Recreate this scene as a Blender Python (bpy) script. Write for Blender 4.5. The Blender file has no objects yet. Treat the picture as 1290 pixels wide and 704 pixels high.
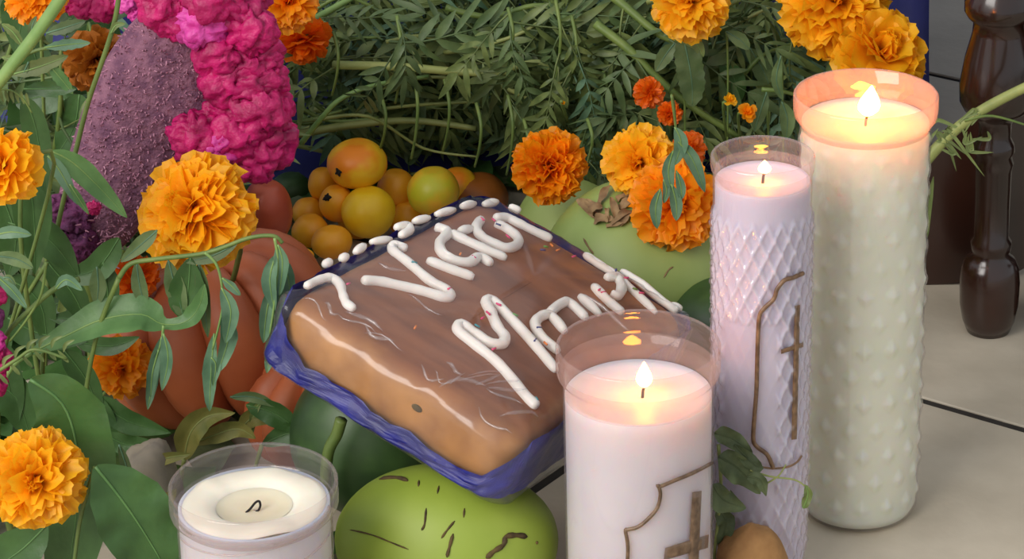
import bpy, math, random
from mathutils import Vector, Matrix, Quaternion, noise
import numpy as np

# ------------------------------------------------------------------ camera, world, light
SC = bpy.context.scene
COL = SC.collection
F, PX0, PY0, CH, PITCH = 3600.0, 850.0, -122.0, 0.82, math.radians(17)
SP, CP = math.sin(PITCH), math.cos(PITCH)
cam_d = bpy.data.cameras.new('camera')
cam = bpy.data.objects.new('camera', cam_d); COL.objects.link(cam)
cam.location = (0, 0, CH); cam.rotation_euler = (math.pi / 2 - PITCH, 0, 0)
cam_d.sensor_width = 36; cam_d.lens = F / 1290 * 36
cam_d.shift_x = -(PX0 - 645) / 1290; cam_d.shift_y = -(352 - PY0) / 1290
cam_d.clip_start = 0.02; cam_d.clip_end = 60
SC.camera = cam

world = bpy.data.worlds.new('room_light'); SC.world = world; world.use_nodes = True
bg = world.node_tree.nodes['Background']
bg.inputs[0].default_value = (0.92, 0.96, 1.0, 1); bg.inputs[1].default_value = 0.62

def area(name, loc, target, size, power, color):
    l = bpy.data.lights.new(name, 'AREA'); l.shape = 'RECTANGLE'; l.size, l.size_y = size
    l.energy = power; l.color = color
    o = bpy.data.objects.new(name, l); COL.objects.link(o); o.location = loc
    o.rotation_euler = (Vector(target) - Vector(loc)).to_track_quat('-Z', 'Y').to_euler()
    return o
area('window_daylight', (-1.7, -0.5, 1.7), (-0.05, 1.55, 0.08), (2.0, 1.6), 70, (1.0, 0.96, 0.91))

SC.view_settings.view_transform = 'Standard'; SC.view_settings.look = 'None'
SC.view_settings.gamma = 1; SC.view_settings.use_curve_mapping = False
SC.view_settings.exposure = 0.22
SC.cycles.use_denoising = True
SC.cycles.max_bounces = 10; SC.cycles.transparent_max_bounces = 24
SC.cycles.sample_clamp_indirect = 4.0
random.seed(7)
RND = random.Random(11)

# ------------------------------------------------------------------ picture pixel -> place
def at_y(px, py, y):
    k = -(py - PY0) / F
    w = (k * y * CP - y * SP) / (CP + k * SP); d = y * CP - w * SP
    return Vector(((px - PX0) * d / F, y, w + CH))
def ray(px, py):
    a, b = (px - PX0) / F, -(py - PY0) / F
    return Vector((a, CP + b * SP, -SP + b * CP))
def px_size(y, z=0.05):
    return (y * CP + (CH - z) * SP) / F
CAMP = Vector((0, 0, CH))
def on_cyl(px, py, c, r):
    d = ray(px, py)
    A = d.x ** 2 + d.y ** 2; B = 2 * (d.x * (CAMP.x - c.x) + d.y * (CAMP.y - c.y))
    Cc = (CAMP.x - c.x) ** 2 + (CAMP.y - c.y) ** 2 - r * r
    D = max(B * B - 4 * A * Cc, 0)
    return CAMP + d * ((-B - math.sqrt(D)) / (2 * A))

# ------------------------------------------------------------------ materials
def lin(c):
    return tuple(((v / 255) / 12.92 if v / 255 <= .04045 else ((v / 255 + .055) / 1.055) ** 2.4) for v in c) + (1,)
def new_mat(name):
    m = bpy.data.materials.new(name); m.use_nodes = True
    nt = m.node_tree; return m, nt, nt.nodes['Principled BSDF'], nt.nodes['Material Output']
def N(nt, typ, **kw):
    n = nt.nodes.new(typ)
    for k, v in kw.items(): setattr(n, k, v)
    return n
def pmat(name, c1, c2=None, scale=40, rough=.55, bump=0, bscale=None, sss=0, sss_r=(1, .5, .3), sss_s=.01, trans=0,
         spec=.5, stretch=(1, 1, 1), coat=0, contrast=(.35, .65), rand=0):
    """principled with a noise mix of two colours, optional bump, translucency and per-object value change"""
    m, nt, p, out = new_mat(name)
    tc = N(nt, 'ShaderNodeTexCoord'); mp = N(nt, 'ShaderNodeMapping'); mp.inputs['Scale'].default_value = stretch
    nt.links.new(tc.outputs['Object'], mp.inputs[0])
    nz = N(nt, 'ShaderNodeTexNoise'); nz.inputs['Scale'].default_value = scale; nz.inputs['Detail'].default_value = 4
    nt.links.new(mp.outputs[0], nz.inputs['Vector'])
    rp = N(nt, 'ShaderNodeValToRGB')
    rp.color_ramp.elements[0].position, rp.color_ramp.elements[1].position = contrast
    rp.color_ramp.elements[0].color = lin(c1); rp.color_ramp.elements[1].color = lin(c2 or c1)
    nt.links.new(nz.outputs['Fac'], rp.inputs[0])
    src = rp.outputs[0]
    if rand:
        oi = N(nt, 'ShaderNodeObjectInfo'); mr = N(nt, 'ShaderNodeMapRange')
        mr.inputs[3].default_value = 1 - rand; mr.inputs[4].default_value = 1 + rand
        nt.links.new(oi.outputs['Random'], mr.inputs[0])
        hs = N(nt, 'ShaderNodeHueSaturation'); nt.links.new(mr.outputs[0], hs.inputs['Value'])
        nt.links.new(src, hs.inputs['Color']); src = hs.outputs[0]
    nt.links.new(src, p.inputs['Base Color'])
    p.inputs['Roughness'].default_value = rough; p.inputs['Specular IOR Level'].default_value = spec
    p.inputs['Coat Weight'].default_value = coat; p.inputs['Coat Roughness'].default_value = .12
    if sss:
        p.inputs['Subsurface Weight'].default_value = sss; p.inputs['Subsurface Radius'].default_value = sss_r
        p.inputs['Subsurface Scale'].default_value = sss_s
    if bump:
        n2 = N(nt, 'ShaderNodeTexNoise'); n2.inputs['Scale'].default_value = bscale or scale * 2; n2.inputs['Detail'].default_value = 5
        nt.links.new(mp.outputs[0], n2.inputs['Vector'])
        b = N(nt, 'ShaderNodeBump'); b.inputs['Strength'].default_value = bump; b.inputs['Distance'].default_value = .004
        nt.links.new(n2.outputs['Fac'], b.inputs['Height']); nt.links.new(b.outputs[0], p.inputs['Normal'])
    if trans:
        t = N(nt, 'ShaderNodeBsdfTranslucent'); nt.links.new(src, t.inputs[0])
        mx = N(nt, 'ShaderNodeMixShader'); mx.inputs[0].default_value = trans
        nt.links.new(p.outputs[0], mx.inputs[1]); nt.links.new(t.outputs[0], mx.inputs[2]); nt.links.new(mx.outputs[0], out.inputs[0])
    return m
def glass_mat(name, tint, milk=.06, rough=.03, base=.06, bump=0, bscale=60, stretch=(1, 1, 1), milk_c=(235, 225, 225)):
    """thin clear wall: see-through with a fresnel sheen and a trace of milkiness"""
    m, nt, p, out = new_mat(name)
    tr = N(nt, 'ShaderNodeBsdfTransparent'); tr.inputs[0].default_value = lin(tint)
    gl = N(nt, 'ShaderNodeBsdfGlossy'); gl.inputs['Roughness'].default_value = rough
    df = N(nt, 'ShaderNodeBsdfDiffuse'); df.inputs[0].default_value = lin(milk_c)
    tl = N(nt, 'ShaderNodeBsdfTranslucent'); tl.inputs[0].default_value = lin(milk_c)
    dm = N(nt, 'ShaderNodeMixShader'); dm.inputs[0].default_value = .5
    nt.links.new(df.outputs[0], dm.inputs[1]); nt.links.new(tl.outputs[0], dm.inputs[2])
    lw = N(nt, 'ShaderNodeLayerWeight'); lw.inputs['Blend'].default_value = .5
    m1 = N(nt, 'ShaderNodeMixShader'); m1.inputs[0].default_value = milk
    nt.links.new(tr.outputs[0], m1.inputs[1]); nt.links.new(dm.outputs[0], m1.inputs[2])
    pw_ = N(nt, 'ShaderNodeMath', operation='POWER'); pw_.inputs[1].default_value = 4.5; nt.links.new(lw.outputs['Facing'], pw_.inputs[0])
    ad = N(nt, 'ShaderNodeMath', operation='MULTIPLY_ADD'); ad.inputs[1].default_value = .55; ad.inputs[2].default_value = base
    nt.links.new(pw_.outputs[0], ad.inputs[0])
    m2 = N(nt, 'ShaderNodeMixShader'); nt.links.new(ad.outputs[0], m2.inputs[0])
    nt.links.new(m1.outputs[0], m2.inputs[1]); nt.links.new(gl.outputs[0], m2.inputs[2]); nt.links.new(m2.outputs[0], out.inputs[0])
    if bump:
        tc = N(nt, 'ShaderNodeTexCoord'); mp = N(nt, 'ShaderNodeMapping'); mp.inputs['Scale'].default_value = stretch
        nz = N(nt, 'ShaderNodeTexNoise'); nz.inputs['Scale'].default_value = bscale; nz.inputs['Detail'].default_value = 3
        nt.links.new(tc.outputs['Object'], mp.inputs[0]); nt.links.new(mp.outputs[0], nz.inputs['Vector'])
        b = N(nt, 'ShaderNodeBump'); b.inputs['Strength'].default_value = bump; b.inputs['Distance'].default_value = .004
        nt.links.new(nz.outputs['Fac'], b.inputs['Height'])
        nt.links.new(b.outputs[0], gl.inputs['Normal']); nt.links.new(b.outputs[0], lw.inputs['Normal'])
    return m
def emit_mat(name, c, s):
    m, nt, p, out = new_mat(name)
    e = N(nt, 'ShaderNodeEmission'); e.inputs[0].default_value = c; e.inputs[1].default_value = s
    nt.links.new(e.outputs[0], out.inputs[0]); return m

M = {}
M['tile'] = pmat('beige_tile', (208, 196, 176), (178, 166, 146), 14, .45, .08, 120, contrast=(.3, .75), rand=.03)
M['grout'] = pmat('grout', (52, 46, 41), (38, 33, 29), 60, .95)
M['blue_cloth'] = pmat('blue_cloth', (27, 32, 106), (20, 25, 86), 18, .6, .1, 90)
M['wood'] = pmat('dark_lacquered_wood', (52, 26, 17), (30, 15, 10), 18, .22, .04, 60, stretch=(1, 1, .25), coat=.4)
M['stem'] = pmat('stem_green', (118, 136, 66), (92, 116, 56), 60, .5, .1, 150, trans=.1, rand=.12)
M['stem_pale'] = pmat('stem_pale_green', (136, 164, 92), (112, 146, 78), 60, .45, .05, 150, trans=.1)
M['stem_olive'] = pmat('stem_olive', (150, 156, 88), (120, 130, 70), 60, .55, .1, 150, rand=.15)
M['leaf_grey'] = pmat('leaf_grey_green', (108, 128, 80), (78, 100, 58), 60, .5, .1, 220, trans=.22, rand=.22)
M['leaf_olive'] = pmat('leaf_olive', (124, 138, 78), (90, 106, 56), 60, .5, .1, 220, trans=.22, rand=.22)
M['leaf_fresh'] = pmat('leaf_fresh', (106, 146, 84), (82, 122, 66), 60, .42, .12, 180, trans=.25, rand=.08)
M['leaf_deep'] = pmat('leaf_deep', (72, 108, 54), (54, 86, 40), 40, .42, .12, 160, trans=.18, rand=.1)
M['leaf_blue'] = pmat('leaf_blue_green', (110, 144, 112), (82, 116, 88), 60, .5, .1, 200, trans=.2, rand=.1)
M['leaf_wilt'] = pmat('leaf_wilt', (104, 116, 76), (70, 82, 52), 60, .65, .3, 140, trans=.15, rand=.12)
M['leaf_dry'] = pmat('leaf_dry', (146, 138, 70), (98, 104, 44), 50, .6, .15, 150, trans=.2, rand=.12)
M['petal_o'] = pmat('petal_orange', (255, 178, 20), (255, 154, 8), 60, .5, trans=.45, rand=.09)
M['petal_y'] = pmat('petal_yellow', (255, 204, 34), (255, 182, 14), 60, .5, trans=.45, rand=.08)
M['petal_d'] = pmat('petal_deep_orange', (250, 132, 14), (236, 104, 8), 60, .5, trans=.45, rand=.12)
M['petal_b'] = pmat('petal_brown_orange', (196, 118, 30), (164, 92, 26), 60, .5, trans=.3, rand=.1)
M['magenta'] = pmat('cockscomb_magenta', (200, 16, 106), (156, 6, 78), 70, .5, .35, 300, sss=.08, sss_r=(1, .2, .5), sss_s=.004, rand=.08)
M['magenta_pale'] = pmat('cockscomb_pale_magenta', (218, 78, 168), (190, 30, 128), 90, .5, .3, 300, rand=.06)
M['purple_plush'] = pmat('cockscomb_purple', (138, 92, 112), (104, 64, 88), 120, .85, .6, 420, contrast=(.4, .62))
M['purple_pale'] = pmat('cockscomb_seed', (190, 138, 158), (156, 100, 124), 80, .7)
M['purple_dark'] = pmat('cockscomb_dark_purple', (112, 44, 92), (78, 30, 70), 100, .8, .5, 400)
M['squash'] = pmat('squash_skin', (186, 98, 56), (158, 76, 40), 22, .5, .12, 70, contrast=(.3, .7))
M['yellow_fruit'] = pmat('fruit_yellow', (244, 200, 30), (232, 174, 22), 45, .42, .05, 200, sss=.12, sss_r=(1, .6, .1), sss_s=.005, contrast=(.3, .75))
M['orange_fruit'] = pmat('fruit_orange', (250, 178, 34), (232, 140, 22), 35, .42, .05, 200, sss=.12, sss_r=(1, .6, .1), sss_s=.005, contrast=(.3, .75))
M['blush_fruit'] = pmat('fruit_blush', (246, 140, 26), (250, 194, 40), 24, .4, .04, 200, sss=.12, sss_r=(1, .6, .1), sss_s=.005, contrast=(.44, .56))
M['green_yellow_fruit'] = pmat('fruit_green_yellow', (196, 192, 44), (240, 176, 44), 26, .38, .04, 200, contrast=(.42, .6))
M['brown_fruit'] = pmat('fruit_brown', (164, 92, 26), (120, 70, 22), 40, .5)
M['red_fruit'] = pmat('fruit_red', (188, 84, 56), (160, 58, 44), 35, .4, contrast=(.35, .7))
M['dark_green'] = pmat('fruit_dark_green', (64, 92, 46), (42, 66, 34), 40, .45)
M['coconut'] = pmat('coconut_green', (150, 168, 62), (128, 150, 48), 20, .5, .06, 60, contrast=(.3, .75))
M['coconut_pale'] = pmat('coconut_pale_green', (154, 170, 96), (126, 148, 74), 18, .42, .06, 60, contrast=(.3, .75))
M['scar'] = pmat('brown_scar', (96, 76, 36), (58, 44, 22), 200, .8)
M['fibre'] = pmat('dry_fibre', (150, 122, 84), (110, 84, 56), 120, .8)
M['tuber'] = pmat('tuber', (176, 132, 80), (136, 94, 52), 40, .8, .3, 120)
M['stone'] = pmat('stone', (150, 138, 116), (112, 104, 96), 30, .8, .25, 90)
M['icing'] = pmat('white_icing', (240, 234, 226), (230, 222, 214), 60, .4, .04, 120, sss=.2, sss_s=.002)
M['soot'] = pmat('soot', (22, 18, 16), (34, 28, 24), 200, .9)
M['bronze'] = pmat('bronze_paint', (124, 98, 74), (88, 66, 48), 220, .42, .2, 300)
M['gilt'] = pmat('gilt_paint', (136, 104, 74), (94, 68, 46), 220, .4, .2, 300)
for k, c in dict(pink=(222, 70, 120), teal=(60, 140, 150), orange=(226, 130, 60), green=(96, 150, 70), navy=(60, 66, 120)).items():
    M['sp_' + k] = pmat('sprinkle_' + k, c, None, 10, .4)
M['wax_white'] = pmat('wax_white', (213, 212, 218), (205, 204, 212), 30, .45, sss=.85, sss_r=(1, .55, .28), sss_s=.045)
M['wax_green'] = pmat('wax_cream_green', (228, 232, 214), (220, 226, 206), 30, .4, sss=.85, sss_r=(1, .66, .30), sss_s=.04)
M['wax_lilac'] = pmat('wax_lilac', (208, 204, 220), (200, 195, 214), 30, .42, sss=.7, sss_r=(1, .62, .4), sss_s=.016)
M['wax_pool'] = pmat('wax_pool', (226, 214, 188), (214, 200, 172), 30, .3, sss=.5, sss_r=(1, .6, .3), sss_s=.01)
M['wax_cream'] = pmat('wax_cream', (240, 232, 214), (232, 222, 204), 30, .5, sss=.6, sss_r=(1, .6, .4), sss_s=.008)
M['glass'] = glass_mat('clear_glass', (252, 249, 249), .13, base=.07)
M['glass_plain'] = glass_mat('clear_plastic', (250, 245, 244), .13, .05, base=.04)
M['film'] = glass_mat('cling_film', (255, 255, 255), .03, .20, .05, bump=1.0, bscale=30, stretch=(1.0, .38, 1))
for n_ in M['film'].node_tree.nodes:
    if n_.type == 'TEX_NOISE': n_.noise_type = 'RIDGED_MULTIFRACTAL'; n_.inputs['Detail'].default_value = 3.5
    if n_.type == 'BUMP': n_.inputs['Distance'].default_value = .006
M['flame'] = emit_mat('flame', (1.0, .26, .025, 1), 62)
M['flame_big'] = emit_mat('flame_big', (1.0, .25, .022, 1), 100)
M['glass_rim'] = glass_mat('wax_film_glow_glass', (250, 240, 236), .27, .06, base=.05, milk_c=(250, 228, 218))  # wax film on the rim; milkiness and peach tint stand in for flame glow

# ------------------------------------------------------------------ mesh helpers
class MB:
    def __init__(s): s.v = []; s.f = []
    def add(s, v, f):
        o = len(s.v); s.v += [tuple(a) for a in v]; s.f += [tuple(i + o for i in q) for q in f]; return s
    def grid(s, rows, close_u=False):
        """rows: list of equal-length vertex rings"""
        n = len(rows[0]); v = [p for r in rows for p in r]; f = []
        for i in range(len(rows) - 1):
            for j in range(n if close_u else n - 1):
                k = (j + 1) % n
                f.append((i * n + j, i * n + k, (i + 1) * n + k, (i + 1) * n + j))
        return s.add(v, f)
    def lathe(s, prof, n=48, c=(0, 0, 0), disp=None):
        rows = []
        for r, z in prof:
            row = []
            for j in range(n):
                a = 2 * math.pi * j / n; rr = r + (disp(a, z) if disp else 0)
                row.append((c[0] + rr * math.cos(a), c[1] + rr * math.sin(a), c[2] + z))
            rows.append(row)
        return s.grid(rows, True)
    def tube(s, pts, rad, n=6, cap=True):
        pts = [Vector(p) for p in pts]; m = len(pts)
        if not hasattr(rad, '__len__'): rad = [rad] * m
        up = Vector((.13, .31, .94)); rows = []
        for i in range(m):
            t = (pts[min(i + 1, m - 1)] - pts[max(i - 1, 0)])
            t = t.normalized() if t.length > 1e-9 else Vector((0, 0, 1))
            a = up - t * up.dot(t)
            if a.length < 1e-3: a = t.orthogonal()
            a.normalize(); up = a; b = t.cross(a)
            rows.append([pts[i] + (a * math.cos(q) + b * math.sin(q)) * rad[i] for q in [2 * math.pi * j / n for j in range(n)]])
        o = len(s.v); s.grid(rows, True)
        if cap:
            s.f.append(tuple(o + j for j in reversed(range(n)))); s.f.append(tuple(o + (m - 1) * n + j for j in range(n)))
        return s
    def ellipsoid(s, c, r, n=24, m=14, disp=None):
        rows = []
        for i in range(m + 1):
            th = math.pi * i / m; row = []
            for j in range(n):
                a = 2 * math.pi * j / n
                d = Vector((math.sin(th) * math.cos(a), math.sin(th) * math.sin(a), math.cos(th)))
                k = 1 + (disp(d) if disp else 0)
                row.append(Vector((c[0] + r[0] * d.x * k, c[1] + r[1] * d.y * k, c[2] + r[2] * d.z * k)))
            rows.append(row)
        return s.grid(rows[::-1], True)
    def mesh(s, name, smooth=True):
        me = bpy.data.meshes.new(name); me.from_pydata(s.v, [], s.f); me.validate(); me.update()
        if smooth: me.polygons.foreach_set('use_smooth', [True] * len(me.polygons))
        return me
def tag(o, label=None, cat=None, group=None, kind=None):
    if label: o['label'] = label
    if cat: o['category'] = cat
    if group: o['group'] = group
    if kind: o['kind'] = kind
    return o
def link(name, me, mat, parent=None, label=None):
    o = bpy.data.objects.new(name, me); COL.objects.link(o)
    if mat is not None and not me.materials: me.materials.append(M[mat])
    if parent is not None:
        o.parent = parent
    if label: o['label'] = label
    return o
def thing(name, loc, label, cat, group=None, rot=None):
    o = bpy.data.objects.new(name, None); COL.objects.link(o); o.location = loc; o.empty_display_size = .02
    if rot is not None: o.rotation_mode = 'QUATERNION'; o.rotation_quaternion = rot
    return tag(o, label, cat, group)
def wpart(name, mb, mat, root, label=None, smooth=True):
    """vertices given in world metres -> part of an unrotated root"""
    L = Vector(root.location); mb.v = [tuple(Vector(p) - L) for p in mb.v]
    return link(name, mb.mesh(name, smooth), mat, root, label)
def wsub(name, mb, mat, part, root, label=None):
    L = Vector(root.location); mb.v = [tuple(Vector(p) - L) for p in mb.v]
    return link(name, mb.mesh(name), mat, part, label)
def smooth_path(pts, sub=5):
    pts = [Vector(p) for p in pts]
    if len(pts) < 3: 
        return [pts[0].lerp(pts[-1], i / sub) for i in range(sub + 1)]
    out = []
    for i in range(len(pts) - 1):
        p0, p1, p2, p3 = pts[max(i - 1, 0)], pts[i], pts[i + 1], pts[min(i + 2, len(pts) - 1)]
        for k in range(sub):
            t = k / sub
            out.append(.5 * ((2 * p1) + (p2 - p0) * t + (2 * p0 - 5 * p1 + 4 * p2 - p3) * t * t + (3 * p1 - p0 - 3 * p2 + p3) * t ** 3))
    out.append(pts[-1]); return out
def interp(xs, t):
    q = t * (len(xs) - 1); i = min(int(q), len(xs) - 2); return xs[i] + (xs[i + 1] - xs[i]) * (q - i)
def blade(path, widths, normal, fold=.25, wave=0, cols=4, sub=6, seed=0, teeth=0):
    """leaf blade along a midrib; widths are half-widths along it; folded up on both sides of the rib, wavy edge"""
    P = smooth_path(path, sub); n = len(P); rows = []; normal = Vector(normal).normalized()
    for i, p in enumerate(P):
        t = i / (n - 1); tg = (P[min(i + 1, n - 1)] - P[max(i - 1, 0)]).normalized()
        side = tg.cross(normal).normalized(); up = side.cross(tg).normalized()
        w = max(interp(widths, t), 1e-5); row = []
        for j in range(-cols // 2, cols // 2 + 1):
            q = 2 * j / cols; e = abs(q)
            ww = w * (1 + (teeth * ((i % 2) * 2 - 1) if e > .99 else 0))
            row.append(p + side * (q * ww) + up * (w * fold * e ** 1.3 + wave * w * e * e * math.sin(i * 1.1 + seed + (2 if q < 0 else 0))))
        rows.append(row)
    return MB().grid(rows)
LANCE = [.06, .55, .9, 1, .85, .55, .04]

# ------------------------------------------------------------------ floor
floor = link('floor', MB().add([(-1.6, .2, -.0014), (1.8, .2, -.0014), (1.8, 4.4, -.0014), (-1.6, 4.4, -.0014)], [(0, 1, 2, 3)]).mesh('floor'), 'grout')
tag(floor, 'beige ceramic tile floor with dark grout joints', kind='structure')
ta = math.radians(-33.5); TS = .517; g = .0035; bev = .0008
h = TS / 2 - g
tile_me = MB().add([(-h, -h, -.0016), (h, -h, -.0016), (h, h, -.0016), (-h, h, -.0016), (-h, -h, -bev), (h, -h, -bev), (h, h, -bev), (-h, h, -bev),
                    (-h + bev, -h + bev, 0), (h - bev, -h + bev, 0), (h - bev, h - bev, 0), (-h + bev, h - bev, 0)],
                   [(0, 1, 5, 4), (1, 2, 6, 5), (2, 3, 7, 6), (3, 0, 4, 7), (4, 5, 9, 8), (5, 6, 10, 9), (6, 7, 11, 10), (7, 4, 8, 11), (8, 9, 10, 11)]).mesh('tile', False)
U = Vector((math.cos(ta), math.sin(ta))); V = Vector((-math.sin(ta), math.cos(ta)))
for i in range(-8, 6):
    for j in range(-3, 10):
        c = U * (-.9 + TS * (i + .5)) + V * (1.436 + TS * (j + .5))
        if -1.35 < c.x < 1.5 and .45 < c.y < 4.1:
            t = link('tile', tile_me, 'tile', floor); t.location = (c.x, c.y, 0); t.rotation_euler = (0, 0, ta + (math.pi / 2) * ((i + j) % 4))

# ------------------------------------------------------------------ blue-draped altar step behind the greenery
step = thing('altar_step', (-.45, 2.2, 0), 'low altar step draped in deep blue cloth behind the greenery', 'altar')
xr = .193; x0 = -1.05; ya, yb, zt = 2.06, 2.55, .34
mb = MB(); rows = []
for k in range(15):
    z = zt * k / 14; row = []
    for i in range(90):
        x = x0 + (xr - x0) * i / 89; a = (1 - z / zt) * .012
        row.append((x, ya - .004 - .085 * (1 - z / zt) ** 7 + a * math.sin(x * 46 + .6 * math.sin(x * 13)) * (0 if i in (0, 89) else 1), z))
    row.append((xr, (ya + yb) / 2, z)); row.append((xr, yb, z))
    rows.append(row)
rows.append([(p[0], min(p[1] + .02, yb), zt + .004) for p in rows[-1]])
mb.grid(rows)
mb.add([(x0, ya, zt + .003), (xr, ya, zt + .003), (xr, yb, zt + .003), (x0, yb, zt + .003)], [(0, 1, 2, 3)])
wpart('cloth', mb, 'blue_cloth', step)

# ------------------------------------------------------------------ dark wooden table with turned legs
tb = thing('wooden_table', (.5, 2.0, 0), 'dark brown lacquered table with turned legs on the tile floor', 'table')
prof_px = [(-60, 30), (-40, 24), (-20, 34), (0, 44), (12, 44), (20, 39), (26, 32), (40, 33), (70, 41), (105, 47), (126, 46), (136, 40), (144, 26), (153, 21), (170, 20), (180, 25), (188, 26),
           (194, 22), (203, 25), (212, 23), (255, 22), (296, 22), (302, 26), (312, 25), (317, 22), (324, 31), (335, 36), (352, 38), (380, 37), (400, 33), (414, 27)]
def leg_at(px, yy, name):
    c0 = at_y(px, 405, yy); mb = MB(); prof = []
    for py, r in prof_px:
        p = at_y(px, py, yy); prof.append((r * px_size(yy, p.z), p.z))
    zmin = min(z for r, z in prof); prof = [(r, z - zmin) for r, z in prof]
    top = prof[0][1]
    prof = [(.001, .44), (.026, .44), (.026, top + .05), (.019, top + .03)] + prof + [(.001, 0)]
    mb.lathe(prof[::-1], 40, (c0.x, yy, 0))
    return wpart(name, mb, 'wood', tb)
leg_at(1245, 1.72, 'leg')
leg_at(1326, 1.735, 'leg')
# curved foot board standing behind the first leg
mb = MB(); yb_ = 1.79
out = [(1160, 392), (1158, 330), (1160, 260), (1170, 225), (1190, 196), (1215, 180), (1240, 176), (1262, 180), (1262, 385), (1200, 390)]
f_ = [at_y(a, b, yb_) for a, b in out]; zf = min(p.z for p in f_); f_ = [Vector((p.x, p.y, max(p.z - zf, 0))) for p in f_]
b_ = [p + Vector((.02, .022, 0)) for p in f_]; n_ = len(f_)
mb.add(f_ + b_, [tuple(range(n_))[::-1], tuple(range(n_, 2 * n_))] + [(i, (i + 1) % n_, n_ + (i + 1) % n_, n_ + i) for i in range(n_)])
wpart('foot_board', mb, 'wood', tb, smooth=False)
def boxmb(a, b):
    x, y, z = a; X, Y, Z = b
    return MB().add([(x, y, z), (X, y, z), (X, Y, z), (x, Y, z), (x, y, Z), (X, y, Z), (X, Y, Z), (x, Y, Z)],
                    [(3, 2, 1, 0), (4, 5, 6, 7), (0, 1, 5, 4), (1, 2, 6, 5), (2, 3, 7, 6), (3, 0, 4, 7)])
wpart('unseen_table_top', boxmb((.15, 1.66, .44), (1.3, 3.0, .47)), 'wood', tb, smooth=False)  # top is out of view, set low and deep to shade the floor behind
wpart('apron', boxmb((.18, 1.71, .38), (1.05, 1.735, .44)), 'wood', tb, smooth=False)

# ------------------------------------------------------------------ candles
def flame_part(root, base, hh, rr, lean=0.0, fm='flame'):
    pr = [(0.02, 0), (.55, .10), (.9, .22), (1, .34), (.86, .52), (.58, .70), (.3, .86), (.1, .97), (.01, 1)]
    mb = MB().lathe([(r * rr, z * hh) for r, z in pr], 16)
    mb.v = [(base.x + x + lean * z, base.y + y, base.z + z) for x, y, z in mb.v]
    wpart('flame', mb, fm, root, 'bright yellow-white candle flame')
def candle(px, py_rim, yy, d_rim, d_top, d_base, wax_drop, label, wax, lit, lip=.010, disp=None, nseg=64, dishes=.004, glass='glass', flame=(.016, .0055), lean=0, rings=2, flame_off=(0, 0), filmed=False):
    rim = at_y(px, py_rim, yy); H = rim.z; c = Vector((rim.x, yy, 0))
    root = thing('glass_candle', c, label, 'candle', 'glass candles on the altar floor')
    nz = 150 if disp else 14; th = .0007
    r_at = lambda z: (d_base + (d_top - d_base) * z / H) / 2
    zb, zt = .006, H - lip * 1.5
    d0 = disp
    if d0: disp = lambda a, z: d0(a, z) * min(1, max(0, (z - .010) / .006)) * min(1, max(0, (zt - .003 - z) / .004))
    outer = [(.002, 0), (r_at(0) * .72, 0), (r_at(0) * .93, .0022), (r_at(0), .007)]
    outer += [(r_at(z), z) for z in [.007 + (zt - .007) * (k + 1) / nz for k in range(nz)]]
    rr = d_rim / 2
    lipp = [(r_at(H) * 1.0, zt + lip * .1), (rr * .985, zt + lip * .28), (rr, zt + lip * .45), (rr, H - lip * .55), (rr * .975, H - lip * .42), (rr, H - lip * .28), (rr * 1.0, H - .001), (rr - .0008, H), (rr - .002, H - .0008)]
    if rings == 1: lipp = [(r_at(H), zt + lip * .2), (rr * .985, zt + lip * .5), (rr, zt + lip * .8), (rr, H - .0012), (rr - .0008, H), (rr - .002, H - .0008)]
    inner = [(rr - .0022, zt + lip * .5), (r_at(zt) - th, zt)] + [(r_at(z) - th, z) for z in [zt - (zt - (H - wax_drop)) * k / 4 for k in range(1, 5)]]
    prof = outer + lipp
    if filmed:
        gl = MB().lathe(outer, nseg, c, disp)
        wpart('glass_rim', MB().lathe(outer[-1:] + lipp + inner[:2], nseg, c), 'glass_rim', root, 'rim of the glass filmed with wax, tinted peach as flame glow')
    else:
        gl = MB().lathe(prof, nseg, c, disp); gl.lathe(inner, nseg, c)
    wpart('glass', gl, glass, root)
    zw = H - wax_drop; rw = r_at(zw) - th - .0004
    wd = (lambda a, z: disp(a, z) if z < zw - .004 else 0) if disp else None
    nw = nz if disp else 20
    wp = [(.001, .0012), (r_at(0) * .72, .0012), (r_at(.0) * .93 - th, .0035), (r_at(.008) - th - .0004, .008)] + [(r_at(z) - th - .0004, z) for z in [.008 + (zw - .008) * (k + 1) / nw for k in range(nw)]]
    wp += [(rw * .985, zw + .0006)] + [(rw * q, zw - dishes * (1 - q * q) ** .8) for q in (.9, .75, .55, .35, .18, .05, .004)]
    wx = wpart('wax', MB().lathe(wp, nseg, c, wd), wax, root)
    wb = c + Vector((flame_off[0], flame_off[1], zw - dishes))
    if lit:
        w = MB().tube([wb + Vector((0, 0, -.001)), wb + Vector((.0004, 0, .004)), wb + Vector((.0016, 0, .008))], [.0009, .0008, .0007], 6)
        wpart('wick', w, 'soot', root, 'short black burning wick')
        flame_part(root, wb + Vector((.0010, 0, .0055)), flame[0], flame[1], lean, 'flame_big' if filmed else 'flame')
    return root, c, H, r_at, zw

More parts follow.
